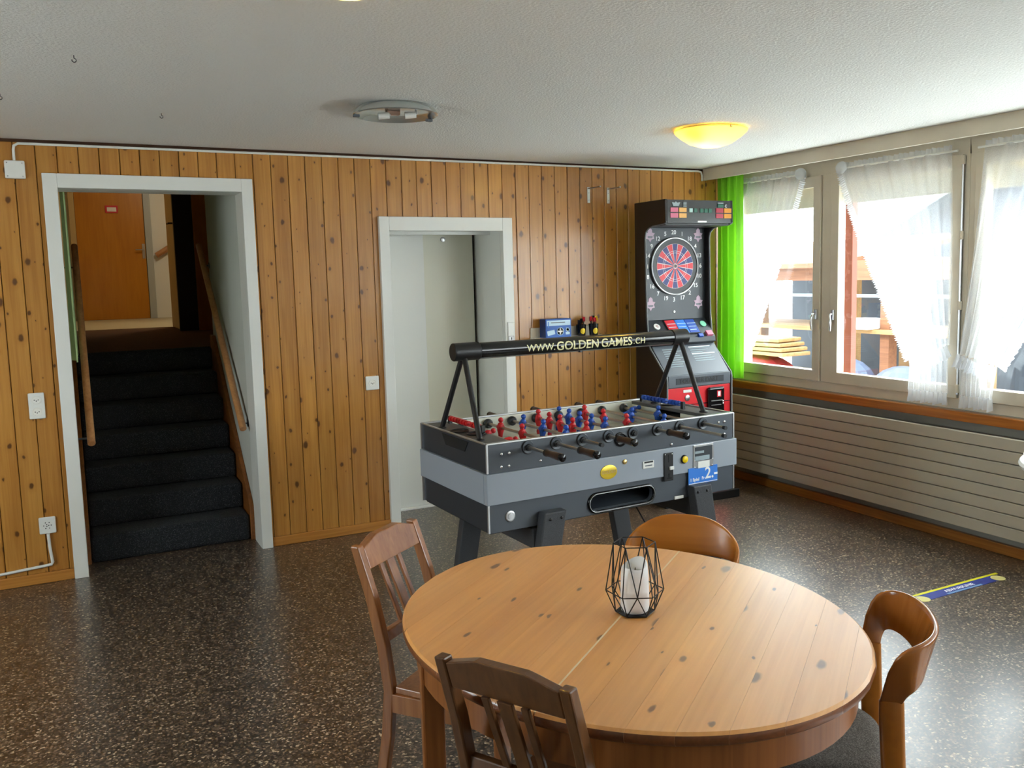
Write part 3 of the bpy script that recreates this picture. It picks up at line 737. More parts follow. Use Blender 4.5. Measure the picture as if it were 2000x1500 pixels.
for x0, x1 in ((0.004, .026), (LX - .026, LX - .004)):
    bxp('lower_end_panel', M['dm_panel'], FT, x0, x1, fw, LY - fw, ZB, .638)
    bxp('end_panel', M['dm_panel'], FT, x0, x1, fw, LY - fw, .772, ZT - .006)
bxp('bottom_board', M['black'], FT, .01, LX - .01, .01, LY - .01, ZB - .006, ZB)
# hand hole in the left end
MB().prism([(.18, .885), (.46, .885), (.42, .835), (.22, .835)], 'x', .0005, .0045).build('hand_hole', M['dark_hole'], FT, bevel=.004)
# aluminium corner and top edges
for x, y in ((0, 0), (LX, 0), (0, LY), (LX, LY)):
    bxp('corner_edge', M['silver_edge'], FT, x - .004, x + .006 if x == 0 else x + .004, y - .003, y + .007, .774, ZT)
    bxp('corner_edge', M['silver_edge'], FT, x - .004, x + .006 if x == 0 else x + .004, y - .003, y + .007, ZB, .636)
bxp('top_edge', M['silver_edge'], FT, 0, LX, -.003, .019, ZT - .004, ZT + .003)
bxp('top_edge', M['silver_edge'], FT, 0, LX, LY - .019, LY + .003, ZT - .004, ZT + .003)
bxp('top_edge', M['silver_edge'], FT, -.004, .008, .019, LY - .019, ZT - .004, ZT + .003)
bxp('top_edge', M['silver_edge'], FT, LX - .008, LX + .004, .019, LY - .019, ZT - .004, ZT + .003)
# top boards at both ends, playing field
bxp('end_top', M['ft_top'], FT, .008, .135, .02, LY - .02, ZT - .02, ZT - .003)
bxp('end_top', M['ft_top'], FT, LX - .135, LX - .008, .02, LY - .02, ZT - .02, ZT - .003)
bxp('playfield', M['ft_field'], FT, .135, LX - .135, fw + .002, LY - fw - .002, .77, .785)
bxp('inner_rail', M['ft_field'], FT, .135, LX - .135, LY - fw - .012, LY - fw, .785, ZT - .004)
bxp('inner_rail', M['ft_field'], FT, .135, LX - .135, fw, fw + .012, .785, ZT - .004)
for x0 in (.123, LX - .135):
    bxp('goal_wall', M['ft_field'], FT, x0, x0 + .012, fw, .25, .785, ZT - .02)
    bxp('goal_wall', M['ft_field'], FT, x0, x0 + .012, .45, LY - fw, .785, ZT - .02)
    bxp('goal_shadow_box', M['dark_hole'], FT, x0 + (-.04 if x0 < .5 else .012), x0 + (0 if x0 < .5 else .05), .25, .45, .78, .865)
mk = MB()
mk.lathe([(.085, 0), (.085, .0012), (.078, .0012), (.078, 0)], 32, (.69, .35, .7855)).box(.688, .692, .04, .66, .7855, .7867)
mk.build('field_marking', M['ft_green'], FT)
for x0, x1 in ((.137, .34), (1.04, 1.243)):
    bxp('goal_area', M['ft_green'], FT, x0, x1, .17, .53, .7853, .7863, bevel=0)
for x, y in ((.055, .38), (.085, .27)):
    MB().lathe([(.043, 0), (.046, .004), (.043, .007), (.039, .004), (.038, .001), (0, .001)], 28, (x, y, ZT - .003)).build('cup_holder', M['black'], FT, smooth=50)
MB().lathe([(.043, 0), (.046, .004), (.043, .007), (.039, .004), (.038, .001), (0, .001)], 28, (LX - .07, .42, ZT - .003)).build('cup_holder', M['black'], FT, smooth=50)

# rods with men, bumpers and grips
def man_mesh(mat):
    b = MB()
    b.lathe([(.0, -.072), (.009, -.072), (.011, -.06), (.009, -.05), (.0115, -.03), (.0165, -.012), (.0165, .006), (.012, .018), (.006, .022)], 10, sx=1, sy=.72)
    b.ball((0, 0, .033), .0115, 10, 7)
    b.tube((0, -.019, 0), (0, .019, 0), .0115, n=10)
    return b.mesh('player', mat, 50)
MAN = {'r': man_mesh(M['red']), 'b': man_mesh(M['blue'])}
bump_me = MB().lathe([(.02, 0), (.024, .006), (.024, .02), (.017, .028), (.012, .028)], 20, axis='y').mesh('bumper', M['bumper'], 45)
bear_me = MB().lathe([(.03, 0), (.03, .004), (.026, .006), (.016, .006), (.014, .016), (.0095, .016)], 24, axis='y').mesh('bearing', M['black'], 45)
ring_me = MB().lathe([(.026, 0), (.028, .001), (.028, .0065), (.0265, .0075), (.025, .0065)], 24, axis='y').mesh('bearing_ring', M['dm_plastic'], 45)
grip_me = MB().lathe([(.009, 0), (.0155, .002), (.0155, .014), (.0135, .018), (.0145, .05), (.016, .085), (.0165, .112), (.013, .125), (.0, .127)], 14, axis='y').mesh('grip', M['handle_brown'], 45)
collar_me = MB().lathe([(.0165, 0), (.0165, .013), (.01, .013)], 14, axis='y').mesh('grip_collar', M['black'], 45)
cap_me = MB().lathe([(.017, 0), (.017, .012), (.008, .018), (.0, .018)], 14, axis='y').mesh('grip_cap', M['black_gloss'], 45)
tip_me = MB().lathe([(.0, -.006), (.0095, -.006), (.0095, .012), (.0, .012)], 12, axis='y').mesh('rod_cap', M['black'], 45)
RZ = .867
RODS = [  # x, front length, front grip, back length, back grip, colour, men (y, tilt)
    (.199, .285, True, .03, False, 'r', [(.387, 1.2), (.175, 1.45)]),
    (.342, .325, True, .06, False, 'r', [(.52, .05), (.30, -.05)]),
    (.479, .15, False, .20, True, 'b', [(.54, .1), (.345, .1), (.14, .1)]),
    (.621, .205, True, .03, False, 'r', [(.63, .0), (.52, .0), (.417, .0), (.30, .0), (.18, 0)]),
    (.759, .012, False, .22, True, 'b', [(.655, .1), (.556, .1), (.456, .1), (.347, .1), (.227, .1)]),
    (.90, .22, True, .03, False, 'r', [(.615, -.1), (.44, -.1), (.238, -.1)]),
    (1.035, .31, False, .20, True, 'b', [(.387, .1), (.12, .1)]),
    (1.179, .155, False, .20, True, 'b', [(.56, 1.3), (.35, .1)])]
for x, fl, fg, bl, bgp, colr, men in RODS:
    y0 = -fl + (.13 if fg else 0); y1 = LY + bl - (.12 if bgp else 0)
    rod = MB().tube((0, y0, 0), (0, y1, 0), .0075, n=10).build('rod', M['rod'], FT, smooth=40); rod.location = (x, 0, RZ)
    for y, tilt in men:
        link('player', MAN[colr], rod, (0, y, 0), (0, tilt, 0), (1.15, 1.1, 1.1))
    link('bumper', bump_me, rod, (0, LY - fw - .012, 0), (PI, 0, 0)); link('bumper', bump_me, rod, (0, fw + .012, 0))
    link('bearing', bear_me, rod, (0, -.0005, 0), (PI, 0, 0)); link('bearing_ring', ring_me, rod, (0, -.0005, 0), (PI, 0, 0))
    link('bearing', bear_me, rod, (0, LY + .0005, 0))
    if fg:
        link('grip', grip_me, rod, (0, -fl + .13, 0), (PI, 0, 0)); link('grip_collar', collar_me, rod, (0, -fl + .131, 0), (PI, 0, 0)); link('grip_cap', cap_me, rod, (0, -fl + .012, 0), (PI, 0, 0))
    else: link('rod_cap', tip_me, rod, (0, -fl, 0), (PI, 0, 0))
    if bgp:
        link('grip', grip_me, rod, (0, LY + bl - .12, 0)); link('grip_cap', cap_me, rod, (0, LY + bl - .005, 0))
    else: link('rod_cap', tip_me, rod, (0, LY + bl, 0))
# ball inlet and screws on the front
bi = MB().lathe([(.034, 0), (.034, .006), (.027, .01), (.023, .004), (.0, .002)], 24, axis='y').build('ball_inlet', M['black'], FT, smooth=45); bi.location = (.689, 0, .845); bi.rotation_euler = (PI, 0, 0)
scr = MB().ball((0, 0, 0), (.0075, .006, .0075), 10, 6).mesh('screw_head', M['chrome'], 50)
for x, z in ((.069, .852), (.106, .852), (.067, .797), (.104, .797), (1.28, .862), (1.318, .862), (1.318, .80), (.26, .80), (.985, .787)):
    link('screw_head', scr, FT, (x, -.001, z))
# badges, lock, coin unit, window, price sign
def on_front(x, z, y=-.0115): return (x, y, z)
bd = MB().lathe([(.046, 0), (.046, .002), (.043, .003), (.0, .003)], 32, axis='y', sx=1, sy=.72).build('gold_badge', M['gold'], FT, smooth=30); bd.location = on_front(.612, .704); bd.rotation_euler = (PI, 0, 0)
text('badge_lettering', 'GOLDEN', .02, M['brass'], FT, frame((.612, -.0152, .704), (1, 0, 0), (0, 0, 1)), depth=.0004, bold=.0006)
lk = MB().lathe([(.012, 0), (.012, .004), (.008, .007), (.0, .007)], 16, axis='y').build('brass_lock', M['brass'], FT, smooth=45); lk.location = on_front(.702, .74); lk.rotation_euler = (PI, 0, 0)
pl_ = bxp('name_plate', M['white_plastic'], FT, .805, .87, -.0155, -.0115, .692, .727, bevel=.003)
bxp('plate_slot', M['black'], pl_, .812, .863, -.0165, -.0154, .718, .726, bevel=.001)
bxp('plate_print', M['dm_plastic'], pl_, .817, .858, -.0162, -.0154, .703, .708, bevel=0)
cu = bxp('coin_unit', M['black'], FT, .929, .984, -.017, -.0115, .615, .752, bevel=.003)
bxp('coin_slot', M['dark_hole'], cu, .952, .957, -.0178, -.0168, .705, .742, bevel=0)
bxp('coin_button', M['white_plastic'], cu, .958, .984, -.024, -.017, .668, .685, bevel=.003)
bxp('coin_return', M['dark_hole'], cu, .953, .963, -.0178, -.0168, .625, .652, bevel=0)
bxp('coin_return', M['dark_hole'], cu, .945, .972, -.0178, -.0168, .625, .632, bevel=0)
for x in (.935, .976): link('screw_head', scr, FT, (x, -.0165, .744), scale=(.45, .45, .45))
yb = MB().lathe([(.021, 0), (.021, .004), (.017, .008), (.016, .007), (.0, .009)], 24, axis='y').build('button_bezel', M['black'], FT, smooth=45); yb.location = on_front(1.053, .708); yb.rotation_euler = (PI, 0, 0)
MB().lathe([(.0165, .0075), (.0165, .011), (.014, .013), (.0, .0135)], 24, axis='y').build('yellow_button', M['yellow'], yb, smooth=45)
wd = bxp('coin_window', M['steel'], FT, 1.11, 1.236, -.0145, -.0115, .65, .768, bevel=.002)
bxp('window_opening', M['dm_panel'], wd, 1.118, 1.228, -.0152, -.0142, .688, .758, bevel=0)
bxp('window_tray', M['lt_grey'], wd, 1.118, 1.21, -.0158, -.0148, .69, .712, bevel=0)
bxp('window_tray', M['lt_grey'], wd, 1.118, 1.175, -.0158, -.0148, .725, .737, bevel=0)
bxp('window_label', M['white_plastic'], wd, 1.137, 1.21, -.016, -.0142, .652, .684, bevel=0)
for x, z in ((1.117, .759), (1.229, .759), (1.117, .659), (1.229, .659), (1.117, .69), (1.229, .69)): link('screw_head', scr, FT, (x, -.0145, z), scale=(.5, .5, .5))
sg = bxp('price_sign', M['sign_blue'], FT, 1.078, 1.262, -.0145, -.0117, .575, .657, bevel=.001)
text('price_lettering', '2.-', .08, M['white'], sg, frame((1.222, -.0147, .62), (1, 0, 0), (0, 0, 1)), bold=.0012)
text('price_lettering', '1 Spiel', .022, M['white'], sg, frame((1.116, -.0147, .598), (1, 0, 0), (0, 0, 1)), bold=.0006)
text('price_lettering', 'Fr.', .022, M['white'], sg, frame((1.172, -.0147, .6), (1, 0, 0), (0, 0, 1)), bold=.0003)
bxp('price_underline', M['white'], sg, 1.08, 1.26, -.0152, -.0144, .578, .581, bevel=0)
kl = MB().lathe([(.024, 0), (.024, .003), (.02, .005), (.013, .004), (.012, .007), (.0, .008)], 24, axis='y').build('key_lock', M['steel'], FT, smooth=40); kl.location = (.103, 0, .577); kl.rotation_euler = (PI, 0, 0)
# legs
bolt_me = MB().ball((0, 0, 0), (.0075, .004, .0075), 10, 6).mesh('leg_bolt', M['black_metal'], 50)
def leg(front, right):
    x_t = .245 if not right else 1.075; w = .113; s = -1 if not right else 1
    y0, y1 = (-.055, 0) if front else (LY, LY + .055)
    zt = .577
    dx = s * .17 * zt
    if not right: pts = [(x_t, zt), (x_t + w, zt), (x_t + w + dx - .01, 0), (x_t + dx, 0)]
    else: pts = [(x_t, zt), (x_t + w, zt), (x_t + w + dx, 0), (x_t + dx + .01, 0)]
    o = MB().prism(pts, 'y', y0, y1).build('leg', M['ft_leg'], FT, bevel=.006)
    MB().box(pts[3][0] - .005, pts[2][0] + .005, y0 - .004, y1 + .004, 0, .014).build('leg_foot', M['black'], o)
    for k in (.25, .75):
        b = link('leg_bolt', bolt_me, o, (x_t + w * k, y0 - .001 if front else y1 + .001, zt - .03))
for fr_ in (True, False):
    for rt in (False, True): leg(fr_, rt)
bxp('cross_beam', M['ft_leg'], FT, .215, .30, 0, LY, .41, .50, bevel=.004)
bxp('cross_beam', M['ft_leg'], FT, 1.12, 1.205, 0, LY, .41, .50, bevel=.004)
bxp('hanging_tag', M['white_plastic'], FT, 1.0, 1.055, -.006, .0, .515, .53, bevel=.002)
# score counters on both end tops
def counter(name, mat, p0, p1):
    p0, p1 = Vector(p0), Vector(p1); d = p1 - p0
    c = MB().tube(p0, p1, .004, n=8).build(name, M['steel'], FT, smooth=40)
    bead = MB().tube((0, 0, -.0105), (0, 0, .0105), .0135, n=12).mesh('score_bead', mat, 40)
    q = d.to_track_quat('Z', 'Y').to_euler()
    for i in range(10): link('score_bead', bead, c, p0 + d * (.06 + .088 * i + (.05 if i > 6 else 0)), q)
    for p in (p0, p1): MB().box(p.x - .008, p.x + .008, p.y - .01, p.y + .01, ZT - .004, p.z + .012).build('counter_post', M['black'], c)
counter('score_counter', M['red'], (.118, .62, .922), (.118, .27, .922))
counter('score_counter', M['blue'], (LX - .1, .62, .922), (LX - .1, .27, .922))
# lamp tube on two A-shaped stands
for xf, xt in ((.03, .07), (LX - .09, LX - .058)):
    for yf in (.12, .52):
        MB().tube((xf, yf, ZT - .003), (xt, .35 + (yf - .35) * .08, 1.235), .0125, n=12).lathe([(.022, 0), (.022, .006), (.012, .01)], 14, (xf, yf, ZT - .003)).build('lamp_stand', M['black_metal'], FT, smooth=45)
TBX0, TBX1, TBZ, TBR = .02, 1.365, 1.266, .037
tube = MB().tube((TBX0 + .1, .35, TBZ), (TBX1 - .09, .35, TBZ), TBR, n=40).build('lamp_tube', M['black_gloss'], FT, smooth=40)
for a, b in ((TBX0, TBX0 + .13), (TBX1 - .1, TBX1)):
    MB().tube((a, .35, TBZ), (b, .35, TBZ), TBR + .004, n=40).build('tube_end_cap', M['black'], FT, smooth=40, bevel=.004)
def led(u, v):
    t = -PI / 2 - .62 + 1.24 * v
    return (TBX0 + .13 + (TBX1 - TBX0 - .23) * u, .35 + (TBR + .0012) * math.cos(t), TBZ + (TBR + .0012) * math.sin(t))
MB().grid(led, 2, 14).build('lamp_diffuser', M['led_grey'], tube, smooth=60)
MB().box(.69, .705, .33, .352, TBZ - TBR - .004, TBZ - TBR + .012).build('diffuser_clip', M['black'], tube, bevel=.002)
def wrap_text(s, size, x0, bold):
    me = text_mesh(s, size, depth=0, align='LEFT', bold=bold)
    bm = bmesh.new(); bm.from_mesh(me)
    for i in range(-8, 9):
        g = bm.verts[:] + bm.edges[:] + bm.faces[:]
        bmesh.ops.bisect_plane(bm, geom=g, plane_co=(0, i * .005, 0), plane_no=(0, 1, 0))
    xs = [v.co.x for v in bm.verts]; w = max(xs)
    for v in bm.verts:
        t = PI + .10 - (v.co.y) / TBR       # angle around the tube, facing the players in front
        r = TBR + .0009
        v.co = Vector((x0 + v.co.x, .35 + r * math.cos(t), TBZ + r * math.sin(t)))
    bm.to_mesh(me); bm.free(); me.materials.clear(); me.materials.append(M['gold_text'])
    o = bpy.data.objects.new('tube_lettering', me); COL.objects.link(o); o.parent = tube
    return w
w1 = wrap_text('WWW.', .047, .385, .0004)
w2 = wrap_text('GOLDEN', .0605, .385 + w1 + .006, .0009)
w2 += .014 + wrap_text('GAMES', .0605, .385 + w1 + .02 + w2, .0009)
w3 = wrap_text('.CH', .045, .385 + w1 + w2 + .014, .0004)
# power cord hanging below
cp = []
for i in range(40):
    t = i / 39
    cp.append((.98 + .46 * t + .06 * math.sin(t * 13), .3 - .25 * t + .07 * math.cos(t * 13), .5 * max(0, 1 - t * 4) ** 1.3 + .006 + .12 * max(0, math.sin((t - .62) / .38 * PI)) * (t > .62)))
tag(MB().path([(1.488 + a * math.cos(.0463) - b * math.sin(.0463), 3.339 + a * math.sin(.0463) + b * math.cos(.0463), c) for a, b, c in cp], .004, 8).build('power_cord', M['black'], smooth=50), 'thin black power cord lying under the right end of the football table', 'cord')

# ================================================================== DART MACHINE
DM = thing('dart_machine', 'tall black electronic dart machine with a red lower front in the corner', 'dart machine', (3.775, 4.83, 0))
HW = .285
prof = [(.0, .06), (0, .875), (.006, .9), (.19, 1.075), (.21, 1.11), (.232, 1.3), (.243, 1.84), (.235, 1.88), (.2, 1.905), (.15, 1.918), (.02, 1.925), (-.005, 1.935), (.0, 2.085), (.36, 2.085), (.36, .06)]
for sx in (-1, 1):
    a, b = (-HW, -HW + .018) if sx < 0 else (HW - .018, HW)
    sp = MB().prism(prof, 'x', a, b).build('side_panel', M['dm_black'], DM, bevel=.003)
    xc = (a + b) / 2
    MB().path([(xc, p[0] - .001, p[1]) for p in prof[:12]], .0055, 8).build('edge_trim', M['edge_grey'], sp, smooth=50)
W_ = HW - .018
bxp('back_panel', M['dm_black'], DM, -W_, W_, .34, .36, .06, 2.083)
bxp('top_panel', M['dm_black'], DM, -W_, W_, .01, .34, 2.065, 2.083)
bxp('plinth', M['black'], DM, -HW - .025, HW + .05, -.02, .38, 0, .058, bevel=.004)
# marquee with display
mq = MB().prism([(-.004, 1.93), (.0, 2.082), (.02, 2.082), (.02, 1.93)], 'x', -W_, W_).build('marquee', M['dm_screen'], DM, bevel=.002)
bxp('marquee_bottom', M['dm_black'], DM, -W_, W_, .02, .30, 1.915, 1.93)
def mqb(name, mat, x0, x1, z0, z1): return bxp(name, mat, mq, x0, x1, -.0075, -.002, z0, z1, bevel=.001)
for i, (mat, x) in enumerate((('pink', -.245), ('amber', -.175), ('lamp_red', .135), ('orange', .205))):
    for j in range(2): mqb('display_lamp', M[mat], x, x + .062, 1.963 + j * .037, 1.993 + j * .037)
mqb('display_digit', M['lcd_lit'], -.09, -.062, 2.0, 2.026)
mqb('display_digit', M['lcd_green'], -.05, -.024, 2.0, 2.026)
for x in (.0, .036, .072): mqb('display_digit', M['lcd_green'], x, x + .028, 1.999, 2.026)
mqb('display_digit', M['lcd_green'], .15, .2, 2.035, 2.058)
mqb('display_label', M['lt_grey'], .15, .2, 2.062, 2.068)
mqb('display_label', M['white'], -.02, .055, 1.934, 1.945)
for i in range(4): mqb('display_label', M['lt_grey'], -.14, -.112, 2.036 + i * .009, 2.041 + i * .009)
em = MB()
em.prism([(-.235, 2.066), (-.21, 2.061), (-.2, 2.07), (-.19, 2.061), (-.165, 2.066), (-.178, 2.04), (-.222, 2.04)], 'y', -.0075, -.003)
em.build('display_emblem', M['lt_grey'], mq)
text('display_lettering', 'C', .026, M['white'], mq, frame((.222, -.0046, 2.045), (1, 0, 0), (0, 0, 1)), bold=.0004)
# board panel
PY = .285
bp = bxp('board_panel', M['dm_panel'], DM, -W_, W_, PY, PY + .02, 1.27, 1.915)
BX, BZ = -.006, 1.646
dbd = MB().lathe([(.196, 0), (.196, .012), (.15, .013), (.0, .013)], 64, axis='y').build('dartboard', M['black'], bp, smooth=40); dbd.location = (BX, PY, BZ); dbd.rotation_euler = (PI, 0, 0)
rg = MB().lathe([(.194, 0), (.194, .018), (.199, .02), (.204, .018), (.204, 0)], 64, axis='y').build('silver_ring', M['steel'], bp, smooth=40); rg.location = (BX, PY, BZ); rg.rotation_euler = (PI, 0, 0)
def wedge(r0, r1, half, n=4):
    pts = [(r0 * math.sin(-half + 2 * half * i / n), r0 * math.cos(-half + 2 * half * i / n)) for i in range(n + 1)] + [(r1 * math.sin(half - 2 * half * i / n), r1 * math.cos(half - 2 * half * i / n)) for i in range(n + 1)]
    return pts
segs = {}
for nm, r0, r1 in (('outer_segment', .108, .155), ('triple_segment', .094, .105), ('inner_segment', .02, .091)):
    for cn in ('dart_red', 'dart_blue'):
        segs[nm, cn] = MB().prism(wedge(r0, r1, PI / 20 - .0028 / max(r1, .04)), 'y', 0, -.004).mesh(nm, M[cn])
for i in range(20):
    cn = 'dart_blue' if i % 2 == 0 else 'dart_red'
    for nm in ('outer_segment', 'triple_segment', 'inner_segment'):
        link(nm, segs[nm, cn], bp, (BX, PY - .0122, BZ), (0, 2 * PI * i / 20, 0))
wb_ = MB().lathe([(.0, 0), (.157, 0), (.157, .0022), (.0, .0022)], 48, axis='y').build('segment_web', M['dart_web'], bp); wb_.location = (BX, PY - .0132, BZ); wb_.rotation_euler = (PI, 0, 0)
be = MB().lathe([(.017, 0), (.017, .006), (.012, .008), (.012, .006), (.0, .006)], 20, axis='y').build('bullseye', M['dart_web'], bp, smooth=30); be.location = (BX, PY - .0145, BZ); be.rotation_euler = (PI, 0, 0)
bc = MB().lathe([(.011, .0062), (.011, .009), (.0, .009)], 20, axis='y').build('bullseye_centre', M['black'], bp, smooth=30); bc.location = (BX, PY - .0145, BZ); bc.rotation_euler = (PI, 0, 0)
for i, s in enumerate('20 1 18 4 13 6 10 15 2 17 3 19 7 16 8 11 14 9 12 5'.split()):
    a = 2 * PI * i / 20
    text('number', s, .042, M['white'], bp, frame((BX + .234 * math.sin(a), PY - .001, BZ + .236 * math.cos(a)), (1, 0, 0), (0, 0, 1)), bold=.0007)
def emblem(x, z):
    b = MB().prism([(x, z - .055), (x + .012, z - .035), (x + .035, z - .03), (x + .028, z - .008), (x + .04, z + .008), (x + .018, z + .012), (x + .016, z + .032), (x, z + .046), (x - .016, z + .032), (x - .018, z + .012), (x - .04, z + .008), (x - .028, z - .008), (x - .035, z - .03), (x - .012, z - .035)], 'y', PY - .0015, PY - .0001)
    e_ = b.build('corner_emblem', M['emblem'], bp)
    MB().prism([(x - .022, z - .012), (x + .022, z - .012), (x + .018, z - .024), (x - .018, z - .024)], 'y', PY - .0022, PY - .0016).build('emblem_band', M['dm_plastic'], e_)
for x, z in ((-.208, 1.868), (.208, 1.868), (-.208, 1.39), (.208, 1.39)): emblem(x, z)
lk2 = MB().lathe([(.009, 0), (.009, .004), (.0, .006)], 14, axis='y').build('panel_lock', M['white_plastic'], bp, smooth=40); lk2.location = (BX, PY, 1.325); lk2.rotation_euler = (PI, 0, 0)
# sloping control panel and info panel
cpanel = MB().prism([(PY, 1.272), (.165, 1.145), (.16, 1.11), (.2, 1.09), (.33, 1.09), (.33, 1.272)], 'x', -W_, W_).build('control_panel', M['dm_panel'], DM, bevel=.004)
sl = Vector((0, PY - .165, .127)).normalized(); nrm = Vector((0, -.127, PY - .165)).normalized()
def on_ctrl(name, mat, x0, x1, s0, s1, h=.004, par=None):
    base = Vector((0, .165, 1.145)); vs = []
    for hh in (0, h):
        for s_ in (s0, s1):
            for x in (x0, x1): vs.append(base + sl * s_ + nrm * hh + Vector((x, 0, 0)))
    return MB().add(vs, [(0, 2, 3, 1), (4, 5, 7, 6), (0, 1, 5, 4), (2, 6, 7, 3), (0, 4, 6, 2), (1, 3, 7, 5)]).build(name, mat, par or cpanel, bevel=.001)
on_ctrl('card_holder', M['black'], -.115, .155, .03, .165, .008)
for i, mat in enumerate(('dart_red', 'sign_blue', 'blue')):
    c_ = on_ctrl('instruction_card', M[mat], -.108 + .086 * i, -.026 + .086 * i, .037, .158, .0105)
    for k_ in range(3): on_ctrl('card_print', M['fa_pale'], -.1 + .086 * i, -.045 + .086 * i + .01 * k_, .06 + .03 * k_, .065 + .03 * k_, .0112, c_)
def dial(name, mat, x, s_, r):
    p = Vector((x, .165, 1.145)) + sl * s_
    return MB().tube(p, p + nrm * .008, r, n=20).build(name, mat, cpanel, smooth=40, bevel=.002)
dial('round_button', M['white_plastic'], -.19, .11, .026); dial('round_button', M['led_green'], .215, .115, .026)
d_ = dial('button_print', M['dart_red'], -.19, .11, .014)
on_ctrl('square_button', M['blue'], .115, .155, -.005, .02, .016); on_ctrl('square_button', M['pink'], .19, .24, .0, .04, .02)
ip = MB().prism([(.19, 1.095), (.012, .905), (.2, .905)], 'x', -W_, W_).build('info_panel', M['dm_plastic'], DM, bevel=.003)
s2 = Vector((0, .178, .19)).normalized(); n2 = Vector((0, -.19, .178)).normalized()
def on_info(mat, x0, x1, s0, s1):
    base = Vector((0, .012, .905)); vs = []
    for hh in (-.001, .0015):
        for q in (s0, s1):
            for x in (x0, x1): vs.append(base + s2 * q + n2 * hh + Vector((x, 0, 0)))
    MB().add(vs, [(0, 2, 3, 1), (4, 5, 7, 6), (0, 1, 5, 4), (2, 6, 7, 3), (0, 4, 6, 2), (1, 3, 7, 5)]).build('printed_line', mat, ip)
for k_ in range(9):
    s_ = .07 + .019 * k_
    on_info(M['lt_grey'], -.2, -.2 + random.uniform(.1, .17), s_, s_ + .006)
    if k_ > 1: on_info(M['lt_grey'], .03, .03 + random.uniform(.1, .19), s_, s_ + .006)
on_info(M['white'], .03, .22, .232, .238); on_info(M['white'], .03, .23, .17, .176)
fb = bxp('front_bezel', M['dm_plastic'], DM, -W_, W_, .0, .03, .82, .905, bevel=.005)
bxp('name_recess', M['dm_panel'], fb, -.205, .205, -.0015, .0, .842, .885, bevel=0)
text('name_lettering', 'TOURNIER DART', .043, M['dm_black'], fb, frame((-.01, -.002, .863), (1, 0, 0), (0, 0, 1)), bold=.0004)
rp = bxp('red_front', M['dm_red'], DM, -W_, W_, .006, .03, .06, .818, bevel=.003)
bxp('panel_joint', M['black'], rp, -W_, W_, .004, .0065, .695, .7, bevel=0)
kb = MB().lathe([(.021, 0), (.021, .004), (.013, .008), (.0, .008)], 20, axis='y').build('door_lock', M['steel'], rp, smooth=40); kb.location = (-.105, .006, .745); kb.rotation_euler = (PI, 0, 0)
bxp('lock_label', M['white_plastic'], rp, -.14, -.07, .003, .006, .782, .802, bevel=.002)
cb = bxp('coin_box', M['black_gloss'], rp, .06, .2, -.022, .006, .55, .805, bevel=.014, seg=4)
bxp('coin_label', M['dart_red'], cb, .13, .165, -.0235, -.0218, .735, .78, bevel=0)
bxp('coin_label_print', M['white'], cb, .137, .158, -.0242, -.0234, .743, .773, bevel=0)
bxp('coin_slot_plate', M['steel'], cb, .08, .18, -.0245, -.0218, .708, .714, bevel=0)
bxp('coin_slot_plate', M['steel'], cb, .08, .165, -.0245, -.0218, .678, .683, bevel=0)
for z in (.69, .705): link('screw_head', scr, cb, (.182, -.0225, z - .003))

# ================================================================== ROUND DINING TABLE
TC = Vector((1.179, 1.826)); TH = .74; SEAM = math.atan2(.618, .786)
TB = thing('dining_table', 'oval pine dining table with a pale seam across its top', 'table', (TC.x, TC.y, 0), SEAM)
_ma = math.atan2(-.988, .156) - SEAM          # direction of the long axis in table coordinates
_A = Matrix(((math.cos(_ma), -math.sin(_ma)), (math.sin(_ma), math.cos(_ma))))
_S = _A @ Matrix(((1 / .632 ** 2, 0), (0, 1 / .534 ** 2))) @ _A.transposed()
def ell_u(v, s):
    a, b, c = _S[0][0], _S[0][1], _S[1][1]
    disc = (b * v) ** 2 - a * (c * v * v - s * s)
    q = math.sqrt(max(disc, 0))
    return (-b * v - q) / a, (-b * v + q) / a
def ell_v(s): return s / math.sqrt(_S[1][1] - _S[0][1] ** 2 / _S[0][0])
def ell_pt(t, s):
    p = _A @ Vector((.632 * s * math.cos(t), .534 * s * math.sin(t))); return p
def stave(v1, v2, parent):
    prof = [(.955, TH - .03), (.985, TH - .029), (.997, TH - .022), (1.0, TH - .013), (.996, TH - .005), (.985, TH)]
    n = 7; V = []; Fc = []
    vm = ell_v(1.0)
    for s, z in prof:
        ring = []
        lo, hi = max(v1, -ell_v(s) + 1e-5), min(v2, ell_v(s) - 1e-5)
        for i in range(n + 1): ring.append((ell_u(lo + (hi - lo) * i / n, s)[1], lo + (hi - lo) * i / n, z))
        for i in range(n + 1): ring.append((ell_u(hi - (hi - lo) * i / n, s)[0], hi - (hi - lo) * i / n, z))
        V += ring
    m = 2 * (n + 1)
    for k_ in range(len(prof) - 1):
        for i in range(m): Fc.append((k_ * m + i, k_ * m + (i + 1) % m, (k_ + 1) * m + (i + 1) % m, (k_ + 1) * m + i))
    Fc += [tuple(range(m - 1, -1, -1)), tuple(range((len(prof) - 1) * m, len(prof) * m))]
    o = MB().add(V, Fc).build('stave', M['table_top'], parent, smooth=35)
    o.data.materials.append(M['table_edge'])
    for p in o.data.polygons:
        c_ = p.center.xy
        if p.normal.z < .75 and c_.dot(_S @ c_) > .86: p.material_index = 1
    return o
VM = ell_v(1.0); WST = .093
for sg_ in (-1, 1):
    leaf = empty('tabletop_leaf'); leaf.parent = TB
    v = .0016
    while v < VM - .01:
        v2 = min(v + WST, VM)
        if VM - v2 < .03: v2 = VM
        a, b = (v, v2 - .0004) if sg_ > 0 else (-v2 + .0004, -v)
        stave(a, b, leaf); v = v2
u0, u1 = ell_u(0, .985)
MB().box(u0, u1, -.0022, .0022, TH - .02, TH + .0002).build('seam_strip', M['seam'], TB)
ap = MB(); n = 72
